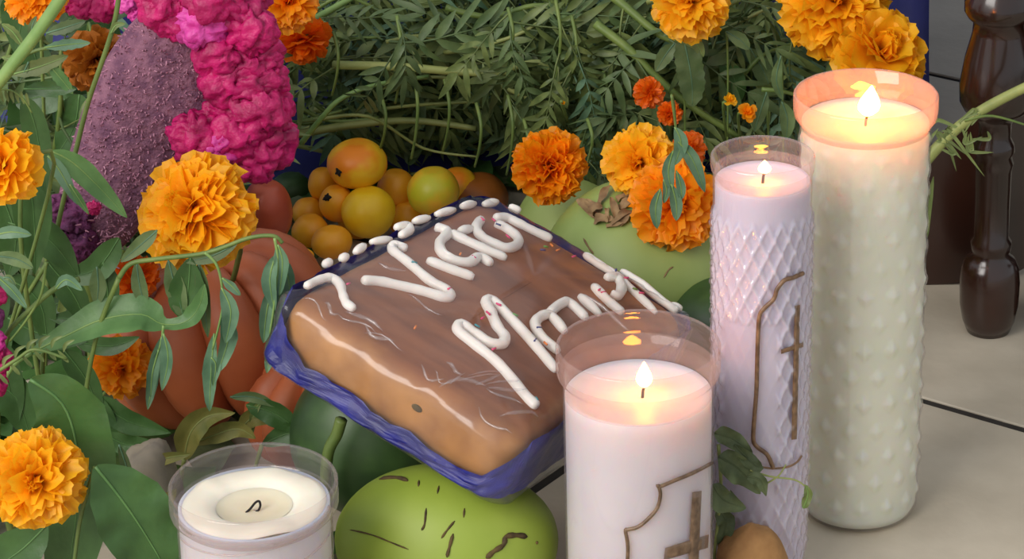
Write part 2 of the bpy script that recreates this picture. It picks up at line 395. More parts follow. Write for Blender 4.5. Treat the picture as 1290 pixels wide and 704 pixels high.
def stud_tall(a, z):
    # rows of raised diamond studs, growing towards the foot, with loose ones near the rim
    n = 14; row = z / .0165; i = math.floor(row + .5); fz = row - i
    aa = a / (2 * math.pi) * n + (.5 if i % 2 else 0); fa = aa - math.floor(aa + .5)
    q = abs(fz) * 1.25 + abs(fa) * 1.45
    amp = .0019 if z < .15 else .0013
    return amp * max(0, 1 - q * 2.1) ** .7
tall, tc, tH, tr, tzw = candle(1091, 117, 1.483, .0805, .0735, .0685, .0165, 'tallest lit glass candle with pale greenish wax and raised diamond studs',
       'wax_green', True, .013, stud_tall, 180, .003, flame=(.0185, .0064), lean=.12, rings=1, filmed=True)
LAT = 21
def lattice_mid(a, z):
    u = a / (2 * math.pi) * LAT; w = z / .0170
    p = abs(((u + w) % 1) - .5) * 2; q = abs(((u - w) % 1) - .5) * 2
    # plain field behind the medallion
    aa = (a - math.radians(285) + math.pi) % (2 * math.pi) - math.pi
    ridge = max(0, 1 - (1 - p) * 2.6) ** 1.0 + max(0, 1 - (1 - q) * 2.6) ** 1.0
    k = .0017
    if abs(aa + .55) < .62 and .05 < z < .165: k = .00025
    fade = min(1, max(0, (z - .012) / .01)) * min(1, max(0, (.222 - z) / .004))
    return k * min(ridge, 1.3) * fade
mid, mc, mH, mr, mzw = candle(961, 194, 1.406, .0556, .0530, .0500, .0145, 'slender lit candle with lilac wax behind diamond-lattice glass and gilt cross',
       'wax_lilac', True, .008, lattice_mid, 208, .002, flame=(.0075, .0036), rings=1)
fro, fc, fH, fr, fzw = candle(804, 433, 1.339, .0852, .0785, .0765, .0275, 'wide lit candle with white wax and bronze cross medallion, in front of loaf',
       'wax_white', True, .013, None, 96, .003, glass='glass_plain', flame=(.0150, .0044), flame_off=(.002, 0))
ext, ec, eH, er, ezw = candle(319, 606, 1.30, .0855, .0790, .0770, .0125, 'short unlit candle with spent curled wick beside the green coconut',
       'wax_white', False, .012, None, 96, .0045, glass='glass_plain')
# curled spent wick, tan pool, ragged wax collar
w0 = ec + Vector((.000, 0, ezw - .0048))
wick_pts = [w0 + Vector(p) for p in [(-.0042, -.002, .0005), (-.002, -.001, .0022), (.0006, 0, .0052), (.0024, .0006, .0056), (.0030, .0002, .0035), (.0022, -.0006, .0014), (.0008, -.0006, .0004), (.0004, 0, -.002)]]
wpart('wick', MB().tube(smooth_path(wick_pts, 4), .00062, 6), 'soot', ext, 'curled black spent wick')
mb = MB(); rows = []
for q in (.02, .3, .6, .85, .97):
    rows.append([(ec.x + .0200 * q * math.cos(a), ec.y + .0195 * q * math.sin(a), ezw - .0040 + .0028 * q ** 4) for a in [2 * math.pi * j / 40 for j in range(40)]])
wpart('wax_pool', mb.grid(rows, True), 'wax_pool', ext, 'tan hardened wax pool')
mb = MB(); rows = []
for q, dz in ((1, -.001), (.985, .0), (.9, .0012), (.72, .0014), (.6, .0006), (.5, -.0025)):
    row = []
    for j in range(72):
        a = 2 * math.pi * j / 72
        e = .0035 * max(0, noise.noise(Vector((math.cos(a) * 1.7, math.sin(a) * 1.7, 3.1)))) * (1 if q > .8 else .3)
        rq = er(ezw) - .0024
        row.append((ec.x + rq * q * math.cos(a), ec.y + rq * q * math.sin(a), ezw + dz + e))
    rows.append(row)
wpart('wax_collar', mb.grid(rows, True), 'wax_cream', ext, 'uneven cream wax collar')
# swirl ridge on the short candle's plastic
for k in range(3):
    pts = []
    for i in range(26):
        a = math.radians(200 + i * 6 + k * 20); z = eH - .022 - .012 * k + .012 * ((i / 25) ** 2)
        pts.append(ec + Vector((er(z) * math.cos(a), er(z) * math.sin(a), z)))
    wpart('swirl_ridge', MB().tube(pts, .0005, 5), 'glass_plain', ext)

def cyl_line(root, c, r_of, name, pts, rad, mat, label=None):
    P = []
    for a, b in pts:
        r = r_of(.12); p = on_cyl(a, b, c, r + .0004); P.append(p)
    return wpart(name, MB().tube(smooth_path(P, 4), rad, 7), mat, root, label)
def cyl_bar(root, c, r_of, name, quad, mat, label=None, n=6):
    """flat raised bar on the glass; quad = left top, right top, right bottom, left bottom pixels"""
    rowsF = []
    for i in range(n + 1):
        t = i / n
        L = (quad[0][0] + (quad[3][0] - quad[0][0]) * t, quad[0][1] + (quad[3][1] - quad[0][1]) * t)
        R = (quad[1][0] + (quad[2][0] - quad[1][0]) * t, quad[1][1] + (quad[2][1] - quad[1][1]) * t)
        row = []
        for k in range(5):
            q = k / 4; row.append(on_cyl(L[0] + (R[0] - L[0]) * q, L[1] + (R[1] - L[1]) * q, c, r_of(.12) + (.0009 if 0 < k < 4 and 0 < i < n else -.0004)))
        rowsF.append(row)
    return wpart(name, MB().grid(rowsF), mat, root, label)
rf = lambda z: fr(.1)
cyl_line(fro, fc, rf, 'medallion_frame', [(897, 583), (872, 596), (850, 605), (831, 613), (829, 611), (832, 622), (828, 640), (815, 655), (803, 664), (791, 667), (788, 669), (791, 690), (789, 730), (788, 775)], .0010, 'bronze', 'raised bronze outline of a medallion')
cr = cyl_bar(fro, fc, rf, 'cross', [(872, 620), (884, 618), (878, 760), (864, 762)], 'bronze', 'bronze latin cross')
cyl_bar(fro, fc, rf, 'cross', [(838, 690), (893, 673), (892, 690), (836, 706)], 'bronze')
rm = lambda z: mr(.12) + .0012
cyl_line(mid, mc, rm, 'medallion_frame', [(1012, 344), (998, 350), (988, 353), (979, 364), (975, 376), (963, 388), (957, 397), (955, 420), (954, 450), (953, 490), (950, 530), (949, 553), (953, 562), (966, 572), (972, 584), (974, 590)], .0012, 'gilt', 'raised gilt outline of a medallion')
cyl_line(mid, mc, rm, 'medallion_frame', [(958, 588), (974, 590), (992, 588), (1004, 582), (1010, 574)], .0006, 'gilt')
cyl_bar(mid, mc, rm, 'cross', [(1001, 385), (1008, 384), (1004, 553), (997, 554)], 'gilt', 'tall gilt cross')
cyl_bar(mid, mc, rm, 'cross', [(984, 440), (1012, 431), (1012, 437), (984, 446)], 'gilt')

# ------------------------------------------------------------------ iced loaf in blue paper and film
LR = Matrix(((0.84112208, 0.40072827, 0.36322239), (-0.41508225, 0.90883831, -0.0414687), (-0.34672811, -0.11588693, 0.93077916)))
LC = Vector((-.1046, 1.46, .1199)); LL, LW, LH = .1523, .2236, .0386; DOME = .006
loaf = thing('iced_loaf', LC, 'rectangular brown loaf with white iced writing, wrapped in blue paper and film', 'cake', rot=LR.to_quaternion())
def rrect(a, b, r, n=16):
    pts = []
    for k, (sx, sy) in enumerate(((1, 1), (-1, 1), (-1, -1), (1, -1))):
        for i in range(n):
            q = math.pi / 2 * (k + i / (n - 1)); pts.append((sx * (a - r) + r * math.cos(q), sy * (b - r) + r * math.sin(q)))
    # subdivide straight runs
    out = []
    for i, p in enumerate(pts):
        q = pts[(i + 1) % len(pts)]; L = math.dist(p, q); m = max(1, int(L / .006))
        out += [(p[0] + (q[0] - p[0]) * t / m, p[1] + (q[1] - p[1]) * t / m) for t in range(m)]
    return out
BASE = rrect(LL / 2, LW / 2, .016)
def dome(x, y):
    return DOME * max(0, 1 - (2 * x / LL) ** 2) * max(0, 1 - (2 * y / LW) ** 2)
def ring(sx, z, wob=0, seed=0):
    """outline shrunk by sx metres at height z"""
    row = []
    for x, y in BASE:
        X = x * (1 - 2 * sx / LL); Y = y * (1 - 2 * sx / LW)
        w = wob * noise.noise(Vector((x * 40, y * 40, z * 40 + seed)))
        k = 1 + w / .1
        row.append((X * k, Y * k, (z(x, y) if callable(z) else z)))
    return row
hz = LH / 2
mb = MB()
rows = [ring(.05, -hz), ring(.006, -hz, .001), ring(.001, -hz + .004, .0015), ring(.0, -hz + .014, .0015), ring(.0, hz - .014, .0015), ring(.0008, hz - .008, .001), ring(.003, hz - .0035, .0008), ring(.0065, hz - .001)]
for sx in (.012, .02, .032, .045, .06, .072, .07605):
    r = ring(sx, hz); rows.append([(x, y, hz + dome(x, y)) for x, y, z in r])
mb.grid(rows, True)
me = mb.mesh('bread')
bm_, nt, p, outn = new_mat('bread_crust'); M['bread'] = bm_
tc_ = N(nt, 'ShaderNodeTexCoord'); sx_ = N(nt, 'ShaderNodeSeparateXYZ'); nt.links.new(tc_.outputs['Object'], sx_.inputs[0])
nz_ = N(nt, 'ShaderNodeTexNoise'); nz_.inputs['Scale'].default_value = 45; nz_.inputs['Detail'].default_value = 5; nt.links.new(tc_.outputs['Object'], nz_.inputs['Vector'])
ad_ = N(nt, 'ShaderNodeMath', operation='MULTIPLY_ADD'); ad_.inputs[1].default_value = .010; nt.links.new(nz_.outputs['Fac'], ad_.inputs[0]); nt.links.new(sx_.outputs['Z'], ad_.inputs[2])
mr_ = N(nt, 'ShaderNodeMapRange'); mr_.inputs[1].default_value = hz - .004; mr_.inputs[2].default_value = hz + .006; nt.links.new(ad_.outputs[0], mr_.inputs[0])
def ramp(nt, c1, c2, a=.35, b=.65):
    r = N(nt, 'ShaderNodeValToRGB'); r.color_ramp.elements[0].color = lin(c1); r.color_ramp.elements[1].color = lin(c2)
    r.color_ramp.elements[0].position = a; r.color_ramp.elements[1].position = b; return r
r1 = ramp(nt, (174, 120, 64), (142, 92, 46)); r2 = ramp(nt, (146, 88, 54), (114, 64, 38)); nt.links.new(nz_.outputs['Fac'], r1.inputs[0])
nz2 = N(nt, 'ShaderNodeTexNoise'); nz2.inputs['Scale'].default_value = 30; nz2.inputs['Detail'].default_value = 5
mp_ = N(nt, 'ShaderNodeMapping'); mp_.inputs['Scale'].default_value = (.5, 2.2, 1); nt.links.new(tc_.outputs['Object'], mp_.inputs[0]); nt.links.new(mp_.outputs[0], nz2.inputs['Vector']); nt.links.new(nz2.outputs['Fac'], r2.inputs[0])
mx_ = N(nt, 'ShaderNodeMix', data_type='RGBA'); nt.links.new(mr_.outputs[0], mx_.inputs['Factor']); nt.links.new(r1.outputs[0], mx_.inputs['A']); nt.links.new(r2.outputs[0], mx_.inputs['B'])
nt.links.new(mx_.outputs['Result'], p.inputs['Base Color']); p.inputs['Roughness'].default_value = .6
b_n = N(nt, 'ShaderNodeBump'); b_n.inputs['Strength'].default_value = .25; b_n.inputs['Distance'].default_value = .003; nt.links.new(nz_.outputs['Fac'], b_n.inputs['Height']); nt.links.new(b_n.outputs[0], p.inputs['Normal'])
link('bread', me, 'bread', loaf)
# paper wrapper: a tray of creased paper whose upper edge rises and falls around the loaf
M['paper'] = pmat('blue_tissue_paper', (31, 34, 126), (20, 23, 94), 40, .45, .4, 60, trans=.08)
def wrap_top(x, y):
    """height of the paper edge round the loaf"""
    a = y + LW / 2; front = (y < -LW / 2 + .012)
    if front:  # long tan side towards the viewer: low in the middle, up at both corners
        t = (x + LL / 2) / LL
        base = interp([.030, .020, .011, .012, .013, .010, .009, .011, .008, .008, .012, .034], t)
        return -hz + base + .0016 * noise.noise(Vector((t * 14, 0, 2)))
    if x > LL / 2 - .012: return hz - .002 + .002 * noise.noise(Vector((y * 60, 1, 0)))
    if y > LW / 2 - .012: return hz - .001
    return hz + .0005 + .002 * noise.noise(Vector((y * 50, 4, 0)))
rows = []
for k in range(15):
    t = k / 14; row = []
    for x, y in BASE:
        zt_ = wrap_top(x, y); z = -hz - .0012 + (zt_ + hz + .0012) * t
        o = .0026 + .0022 * noise.noise(Vector((x * 55, y * 55, t * 2.0))) * (1 - .3 * t) + .0022 * abs(noise.noise(Vector((x * 90, y * 90, t * 3.0))))
        bulge = .0018 if k == 0 else 0
        L = math.hypot(x, y); k2 = 1 + (o + (-.004 if k == 0 else 0)) / .085
        row.append((x * k2, y * k2, z))
    rows.append(row)
bot = [(x * .5, y * .5, -hz - .0016) for x, y, z in rows[0]]
mb = MB().grid([[(0, 0, -hz - .0016)] * len(bot), bot] + rows, True)
link('paper_wrapper', mb.mesh('paper_wrapper', False), 'paper', loaf, 'crumpled deep blue tissue paper')
# icing
LRT = LR.transposed()
def on_top(px, py):
    o = LRT @ (CAMP - LC); d = LRT @ ray(px, py); zt_ = hz
    for _ in range(4):
        t = (zt_ - o.z) / d.z; q = o + d * t; zt_ = hz + dome(q.x, q.y)
    return Vector((q.x, q.y, zt_))
def icing(pts, r=.0034, name='icing_stroke', label=None):
    P = [on_top(a, b) for a, b in pts]
    if len(P) == 1: P = [P[0] + Vector((-.002, .002, 0)), P[0] + Vector((.002, -.002, .0))]
    P = smooth_path(P, 5); n = len(P)
    P = [p + Vector((0, 0, r * .42)) for p in P]
    rad = [r * (.55 if i in (0, n - 1) else (.9 if i in (1, n - 2) else 1)) * (1 + .16 * noise.noise(Vector((i * .45, P[0].x * 90, P[0].y * 90)))) for i in range(n)]
    mb = MB().tube(P, rad, 9)
    return link(name, mb.mesh(name), 'icing', loaf, label)
S = [
 [(384, 363), (400, 355), (416, 352), (427, 360), (431, 373), (436, 385), (446, 392)],
 [(455, 356), (476, 357), (505, 363), (534, 370), (558, 377), (566, 374), (558, 366), (540, 356), (513, 333), (494, 318), (496, 312), (512, 316)],
 [(537, 330), (564, 341), (596, 352)],
 [(547, 288), (563, 295), (553, 308), (556, 321), (570, 330), (590, 333), (603, 326), (618, 335)],
 [(566, 296), (582, 304), (611, 317), (637, 328)],
 [(577, 294), (594, 290)],
 [(606, 278), (599, 288), (604, 299), (618, 308), (636, 315), (650, 311), (651, 302), (636, 290), (622, 284)],
 [(622, 277), (637, 277), (652, 284), (674, 295), (694, 304)],
 [(676, 515), (662, 502), (628, 462), (595, 435), (576, 419), (579, 411), (595, 421), (614, 434), (630, 436), (635, 427), (625, 413), (617, 395), (611, 383), (620, 382), (649, 411), (676, 441), (700, 470)],
 [(703, 446), (681, 427), (673, 411), (679, 402), (692, 400), (711, 421)],
 [(690, 398), (704, 386), (716, 384), (738, 404)],
 [(729, 375), (755, 399)],
 [(746, 362), (765, 382), (784, 397)],
 [(762, 352), (776, 352), (782, 364), (777, 375), (768, 372)],
 [(735, 322), (757, 337), (776, 349), (795, 367), (826, 396)],
 [(781, 343), (808, 360), (832, 380), (853, 394)],
]
for i, s_ in enumerate(S):
    icing(s_, .0031 if i not in (0, 14, 15) else .0026)
for s_ in [[(407, 336), (416, 331)], [(428, 329), (437, 324)], [(446, 320), (459, 311)], [(466, 307), (492, 303)], [(497, 289), (512, 286), (515, 292), (503, 299)], [(520, 281), (540, 276)],
           [(548, 272), (572, 266)], [(580, 262), (598, 258)], [(608, 259), (626, 256)], [(842, 386), (858, 391)], [(640, 262), (655, 268)]]:
    icing(s_, .0026, 'icing_dab')
# sprinkles lying in and beside the icing
rs = random.Random(5); kk = ['pink', 'teal', 'orange', 'green', 'navy']
spots = [(519, 338, 1), (436, 365, 0), (577, 327, 2), (594, 331, 0), (563, 371, 0), (619, 284, 0), (625, 290, 4), (637, 305, 0), (605, 283, 0), (685, 318, 3), (692, 316, 2), (681, 322, 4), (612, 402, 0), (605, 408, 0), (598, 418, 1), (646, 404, 3), (625, 391, 0),
         (619, 447, 0), (671, 436, 4), (684, 440, 2), (752, 372, 0), (757, 375, 0), (773, 347, 4), (786, 357, 0), (797, 371, 3), (805, 376, 0), (470, 301, 0), (440, 316, 0), (700, 322, 2), (720, 330, 0), (812, 515, 1), (673, 510, 1), (520, 420, 2), (568, 262, 0), (590, 258, 4), (676, 420, 4)]
for a, b, k in spots:
    p0 = on_top(a, b); q = rs.uniform(0, 6.28); d_ = Vector((math.cos(q), math.sin(q), .1)) * .0016
    if abs(p0.x) > LL / 2 - .006 or abs(p0.y) > LW / 2 - .004: continue
    p0.z += .0040
    link('sprinkle', MB().tube([p0 - d_, p0 + d_], .0006, 5).mesh('sprinkle'), 'sp_' + kk[k], loaf)
# dark crumb on the tan side
mb = MB().ellipsoid((.016, -LW / 2 - .0006, .004), (.0036, .0008, .0020), 10, 6); link('dark_spot', mb.mesh('dark_spot'), 'scar', loaf)
# film stretched over the whole loaf
rows = [ring(.02, -hz - .003), ring(-.0045, -hz - .001, .002, 3)]
for k in range(8):
    rows.append(ring(-.0048, -hz + .002 + (LH - .006) * k / 7, .003, 9))
def crinkle(r, amp, seed):
    return [(x * (1 + amp * 6 * noise.noise(Vector((x * 160, y * 160, seed)))), y * (1 + amp * 6 * noise.noise(Vector((x * 160, y * 160, seed + 5)))), z + amp * noise.noise(Vector((x * 200, y * 200, seed + 9)))) for x, y, z in r]
rows += [crinkle(ring(-.002, hz - .001, .002, 5), .0034, 1), crinkle(ring(.002, hz + .0015, .001, 5), .0034, 2), crinkle(ring(.005, hz + .0035, .001, 5), .0016, 3)]
for sx in (.012, .02, .032, .045, .06, .072, .07605):
    r = ring(sx, hz); rows.append([(x, y, hz + dome(x, y) + .0048 + .0010 * noise.noise(Vector((x * 130, y * 40, 7)))) for x, y, z in r])
link('cling_film', MB().grid(rows, True).mesh('cling_film'), 'film', loaf, 'clear wrinkled cling film')

# film folds added for white glints: milky ridges along and across the front edge
M['film_glint_fold'] = glass_mat('cling_film_glint', (254, 254, 255), .05, .16, .08, milk_c=(240, 238, 240))
rc = random.Random(31)
def film_z(x, y):
    e = min(LL / 2 - abs(x), LW / 2 - abs(y))
    return hz + dome(x, y) + .0048 - (.0085 * max(0, 1 - e / .010) ** 2)
for k in range(22):
    if k < 11:   x = rc.uniform(-LL / 2 + .006, LL / 2 - .03); y = -LW / 2 + rc.uniform(.002, .018); a = rc.uniform(-.15, .2); ln = rc.uniform(.008, .024)
    elif k < 19: x = rc.uniform(.02, LL / 2 - .008); y = -LW / 2 + rc.uniform(.002, .02); a = rc.uniform(.6, 1.5); ln = rc.uniform(.01, .03)
    else:        x = rc.uniform(-LL / 2 + .01, .03); y = rc.uniform(-.06, .08); a = rc.uniform(-.3, .5); ln = rc.uniform(.015, .045)
    P = []
    for i in range(7):
        t = i / 6; X = min(max(x + ln * t * math.cos(a), -LL / 2 + .002), LL / 2 - .002); Y = min(max(y + ln * t * math.sin(a) + .002 * math.sin(t * 5 + k), -LW / 2 + .001), LW / 2 - .002)
        P.append(Vector((X, Y, film_z(X, Y) + .0003)))
    w_ = rc.uniform(.0005, .0014)
    link('film_glint_fold', MB().tube(P, [w_ * q for q in (.2, .7, 1, .8, 1, .6, .15)], 5).mesh('film_glint_fold'), 'film_glint_fold', loaf)

# ------------------------------------------------------------------ fruit, squash, coconuts
def fruit(name, px, py, r, yy, mat, label, cat, sq=(1, 1, 1), pit=None, group=None, floor_=False, calyx=None, stemmed=False):
    p = at_y(px, py, yy); R = r * px_size(yy, p.z)
    rr = (R * sq[0], R * sq[1], R * sq[2])
    if floor_: p.z = rr[2]
    root = thing(name, (p.x, p.y, p.z - rr[2]), label, cat, group)
    sd = px * .37
    def dsp(d): return .03 * noise.noise(d * 1.6 + Vector((sd, 0, 0))) - (.10 * max(0, 1 - (1 - d.z) / .10) if d.z > .9 else 0)
    wpart('flesh', MB().ellipsoid(p, rr, 28, 18, dsp), mat, root)
    if calyx:   # dark blossom end, a small sunken crown turned to (cx, cy) pixels off the centre
        d = (at_y(px + calyx[0], py + calyx[1], yy) - p) / R; q = max(0, 1 - d.x ** 2 - d.z ** 2)
        d = Vector((d.x, -math.sqrt(q), d.z)).normalized()
        c = p + Vector((d.x * rr[0], d.y * rr[1], d.z * rr[2])); t1 = d.orthogonal().normalized(); t2 = d.cross(t1); mb = MB(); ck_s = calyx[2] if len(calyx) > 2 else 1.2
        for k in range(9):
            a = 2 * math.pi * k / 9 + .4 + .3 * math.sin(k * 5.1 + px); ck_s = (calyx[2] if len(calyx) > 2 else 1.1) * (.75 + .35 * math.sin(k * 3.7 + px)); e = (t1 * math.cos(a) + t2 * math.sin(a))
            mb.tube([c - d * .0006, c + e * R * .07 * ck_s + d * .0002, c + e * R * .13 * ck_s + d * .0002], [R * .06 * ck_s, R * .05 * ck_s, R * .02], 5)
        wpart('calyx', mb, 'soot', root, 'dark dried blossom end')
    return root
G = 'small yellow hawthorn fruits in the pile'
fruit('hawthorn_fruit', 450, 206, 38, 1.855, 'blush_fruit', 'largest yellow fruit on top of the pile, blushed orange on its left', 'fruit', (1, 1, .82), calyx=(-20, -2), group=G)
fruit('hawthorn_fruit', 464, 267, 34, 1.835, 'yellow_fruit', 'round plain lemon-yellow fruit right against the loaf', 'fruit', (1, 1, .98), group=G)
fruit('hawthorn_fruit', 499, 240, 25, 1.88, 'orange_fruit', 'dull orange-yellow fruit half hidden behind the lemon-yellow one', 'fruit', (1, 1, 1.15), group=G)
fruit('hawthorn_fruit', 424, 256, 22, 1.845, 'orange_fruit', 'small yellow fruit with a dark oval blossom scar', 'fruit', (1, 1, 1.1), calyx=(-10, -12, 2.2), group=G)
fruit('hawthorn_fruit', 407, 232, 19, 1.875, 'orange_fruit', 'small yellow fruit tucked under the left of the top one', 'fruit', (1, 1, 1.2), group=G)
fruit('hawthorn_fruit', 388, 268, 20, 1.865, 'orange_fruit', 'dull amber fruit at the upper left of the pile', 'fruit', group=G)
fruit('hawthorn_fruit', 391, 293, 24, 1.835, 'orange_fruit', 'amber fruit at the lower left of the pile with a dark notch', 'fruit', (1, 1, 1), calyx=(18, -3), group=G)
fruit('hawthorn_fruit', 418, 305, 26, 1.805, 'orange_fruit', 'bright orange fruit lowest in the pile', 'fruit', (1, 1, .8), group=G)
fruit('hawthorn_fruit', 452, 290, 26, 1.87, 'orange_fruit', 'fruit at the bottom of the pile behind the lemon-yellow one', 'fruit', floor_=True, group=G)
fruit('hawthorn_fruit', 515, 283, 26, 1.87, 'orange_fruit', 'amber fruit low behind the top edge of the loaf', 'fruit', floor_=True, group=G)
fruit('guava', 546, 241, 33, 1.855, 'green_yellow_fruit', 'yellow-green fruit with a dark dimple behind the loaf', 'fruit', (1, 1, .95), calyx=(20, 14))
fruit('guava', 577, 236, 27, 1.90, 'blush_fruit', 'orange-red fruit showing behind the yellow-green one', 'fruit', (1, 1, .95))
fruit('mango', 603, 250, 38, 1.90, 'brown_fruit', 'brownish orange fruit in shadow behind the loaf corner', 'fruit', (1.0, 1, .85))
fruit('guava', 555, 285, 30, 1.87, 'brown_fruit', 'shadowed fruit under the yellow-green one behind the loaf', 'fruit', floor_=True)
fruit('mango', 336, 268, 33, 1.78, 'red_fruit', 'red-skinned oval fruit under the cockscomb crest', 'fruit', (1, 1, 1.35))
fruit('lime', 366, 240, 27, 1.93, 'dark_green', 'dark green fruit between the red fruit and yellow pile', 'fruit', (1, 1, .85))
fruit('banana', 352, 322, 40, 1.73, 'orange_fruit', 'yellow banana end showing above the blue paper corner', 'fruit', (1.1, .45, .36))
fruit('lemon', 316, 440, 16, 1.66, 'yellow_fruit', 'small bright yellow fruit peeping from behind the squash', 'fruit', (1.3, 1, 1))

def coconut(px, py, yy, r, mat, label, scars, rot=0, tilt=0, seed=0):
    p = at_y(px, py, yy); root = thing('green_coconut', (p.x, p.y, max(p.z - r[2], 0)), label, 'coconut')
    p.z = root.location.z + r[2]
    def dsp(d):
        a = math.atan2(d.z, d.y)
        return .035 * math.cos(3 * a + seed) * (1 - d.x ** 2) + .02 * noise.noise(d * 1.5 + Vector((seed, 0, 0)))
    body = MB().ellipsoid((0, 0, 0), r, 48, 30, dsp)
    q = Matrix.Rotation(rot, 3, 'Z') @ Matrix.Rotation(tilt, 3, 'Y')
    body.v = [tuple(p + q @ Vector(v)) for v in body.v]
    husk = wpart('husk', body, mat, root)
    return root, p, r
from mathutils.bvhtree import BVHTree
def bvh_of(o):
    off = o.parent.location if o.parent else Vector()
    return BVHTree.FromPolygons([v.co + off for v in o.data.vertices], [list(f.vertices) for f in o.data.polygons])
def surf_marks(root, name, lines, mat, lift=.0002):
    """brown scars: low raised ridges following the skin; lines = [(pixel path, radius)]"""
    tree = bvh_of(root.children[0])
    for pts, rad in lines:
        P = []
        for a, b in pts:
            hit = tree.ray_cast(CAMP, ray(a, b).normalized())
            if hit[0]: P.append(hit[0] + hit[1] * lift)
        if len(P) > 1:
            n = len(P) * 3 - 2; sp = smooth_path(P, 3)
            wpart(name, MB().tube(sp, [rad * (.3 if i in (0, len(sp) - 1) else .8 + .4 * abs(math.sin(i * 2.1))) for i in range(len(sp))], 5), mat, root)
cf, cp, _ = coconut(562, 690, 1.372, (.0605, .047, .0415), 'coconut', 'bright green coconut lying in front under the loaf corner', None, math.radians(-4), 0, .7)
surf_marks(cf, 'scar', [([(478, 604), (500, 602), (514, 606)], .0012), ([(537, 640), (535, 660), (531, 668)], .0006), ([(573, 656), (563, 668), (556, 678)], .0006), ([(571, 672), (566, 690), (563, 702)], .0009),
                        ([(664, 676), (650, 674), (637, 676), (634, 686), (622, 694), (612, 703)], .0014), ([(425, 666), (445, 668), (470, 674), (490, 682), (515, 692)], .0004), ([(553, 612), (551, 622)], .0005), ([(528, 605), (527, 613)], .0006),
                        ([(585, 640), (584, 652)], .0005), ([(675, 682), (677, 685)], .0008)], 'scar')
cb, cbp, _ = coconut(812, 338, 1.668, (.066, .060, .056), 'coconut_pale', 'pale green coconut with dry fibrous crown behind the loaf', None, .3, .2, 2.1)
surf_marks(cb, 'scar', [([(836, 350), (842, 340), (848, 336)], .0005), ([(735, 300), (742, 312), (748, 320)], .0006)], 'fibre')
tree = bvh_of(cb.children[0]); rr_ = random.Random(3)
for k in range(15):   # dry crown scales
    a = rr_.uniform(0, 6.28); px_, py_ = 766 + rr_.uniform(-20, 16), 264 + rr_.uniform(-14, 22); ln_ = rr_.uniform(.6, 1.2)
    h1 = tree.ray_cast(CAMP, ray(px_, py_).normalized()); h2 = tree.ray_cast(CAMP, ray(px_ + 30 * ln_ * math.cos(a), py_ + 20 * ln_ * math.sin(a)).normalized())
    if h1[0] and h2[0]:
        n1 = h1[1] if h1[1].y < 0 else -h1[1]
        P = [h1[0] + n1 * .0006, (h1[0] + h2[0]) / 2 + n1 * rr_.uniform(.002, .006), h2[0] + n1 * rr_.uniform(.001, .005)]
        w_ = rr_.uniform(.0014, .0042)
        wpart('crown_scale', blade(P, [w_ * .7, w_, w_ * .8, w_ * .2], n1, .5, .5, 4, 4, k), 'fibre', cb)
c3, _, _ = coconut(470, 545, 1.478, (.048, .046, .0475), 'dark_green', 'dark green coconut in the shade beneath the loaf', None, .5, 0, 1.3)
c4, _, _ = coconut(720, 300, 1.752, (.04, .04, .04), 'coconut_pale', 'smaller pale green coconut below the loose-petalled marigold', None, .9, .3, 4.0)
c5, _, _ = coconut(900, 415, 1.62, (.034, .036, .034), 'dark_green', 'dark green fruit between the pale coconut and lilac candle', None, .2, .1, 5.0)

# ribbed squash, each rib a part
sq_c = at_y(275, 462, 1.60); SQR, SQH = .073, .052
squash = thing('ribbed_squash', (sq_c.x, 1.60, 0), 'brownish orange ribbed squash lying left of the loaf', 'squash')
sq_c.z = SQH
nr = 11
ax = Quaternion((0, 1, 0), math.radians(-16)) @ Quaternion((1, 0, 0), math.radians(-6))
for k in range(nr):
    rows = []
    a0 = 2 * math.pi * k / nr
    for i in range(17):
        th = math.pi * (.03 + .94 * i / 16); row = []
        for j in range(9):
            t = j / 8; a = a0 + 2 * math.pi / nr * (t - .5); g_ = math.sin(math.pi * t) ** .55
            R = SQR * (.87 + .15 * g_) * (math.sin(th) ** .62) * (1 + .03 * noise.noise(Vector((k * 2.3, th, t))))
            z = SQH * math.cos(th) * (.86 + .16 * g_) * (1 if abs(math.cos(th)) < .9 else .93)
            row.append(sq_c + ax @ Vector((R * math.cos(a), R * math.sin(a), z)))
        rows.append(row)
    wpart('rib', MB().grid(rows[::-1]), 'squash', squash)
zmin = min((v.co.z for o in squash.children for v in o.data.vertices)); 
for o in squash.children: o.location.z -= zmin
top = Vector((0, 0, sq_c.z - zmin)) + ax @ Vector((0, 0, SQH * .8))
wpart('stalk', MB().tube([squash.location + top, squash.location + top + ax @ Vector((.002, 0, .014)), squash.location + top + ax @ Vector((.008, 0, .022))], [.008, .0055, .006], 7), 'stem_olive', squash)
# second squash half under the loaf's left corner
sq2 = at_y(392, 505, 1.52)
s2 = thing('small_squash', (sq2.x, 1.535, 0), 'small brown ribbed squash under the left corner of the loaf', 'squash')
for k in range(9):
    rows = []
    for i in range(13):
        th = math.pi * (.03 + .94 * i / 12); row = []
        for j in range(7):
            t = j / 6; a = 2 * math.pi / 9 * (k + t - .5); g_ = math.sin(math.pi * t) ** .55
            R = .042 * (.82 + .2 * g_) * math.sin(th) ** .8
            row.append(Vector((sq2.x + R * math.cos(a), 1.535 + R * math.sin(a), .036 + .036 * math.cos(th) * (.88 + .12 * g_))))
        rows.append(row)
    wpart('rib', MB().grid(rows[::-1]), 'squash', s2)

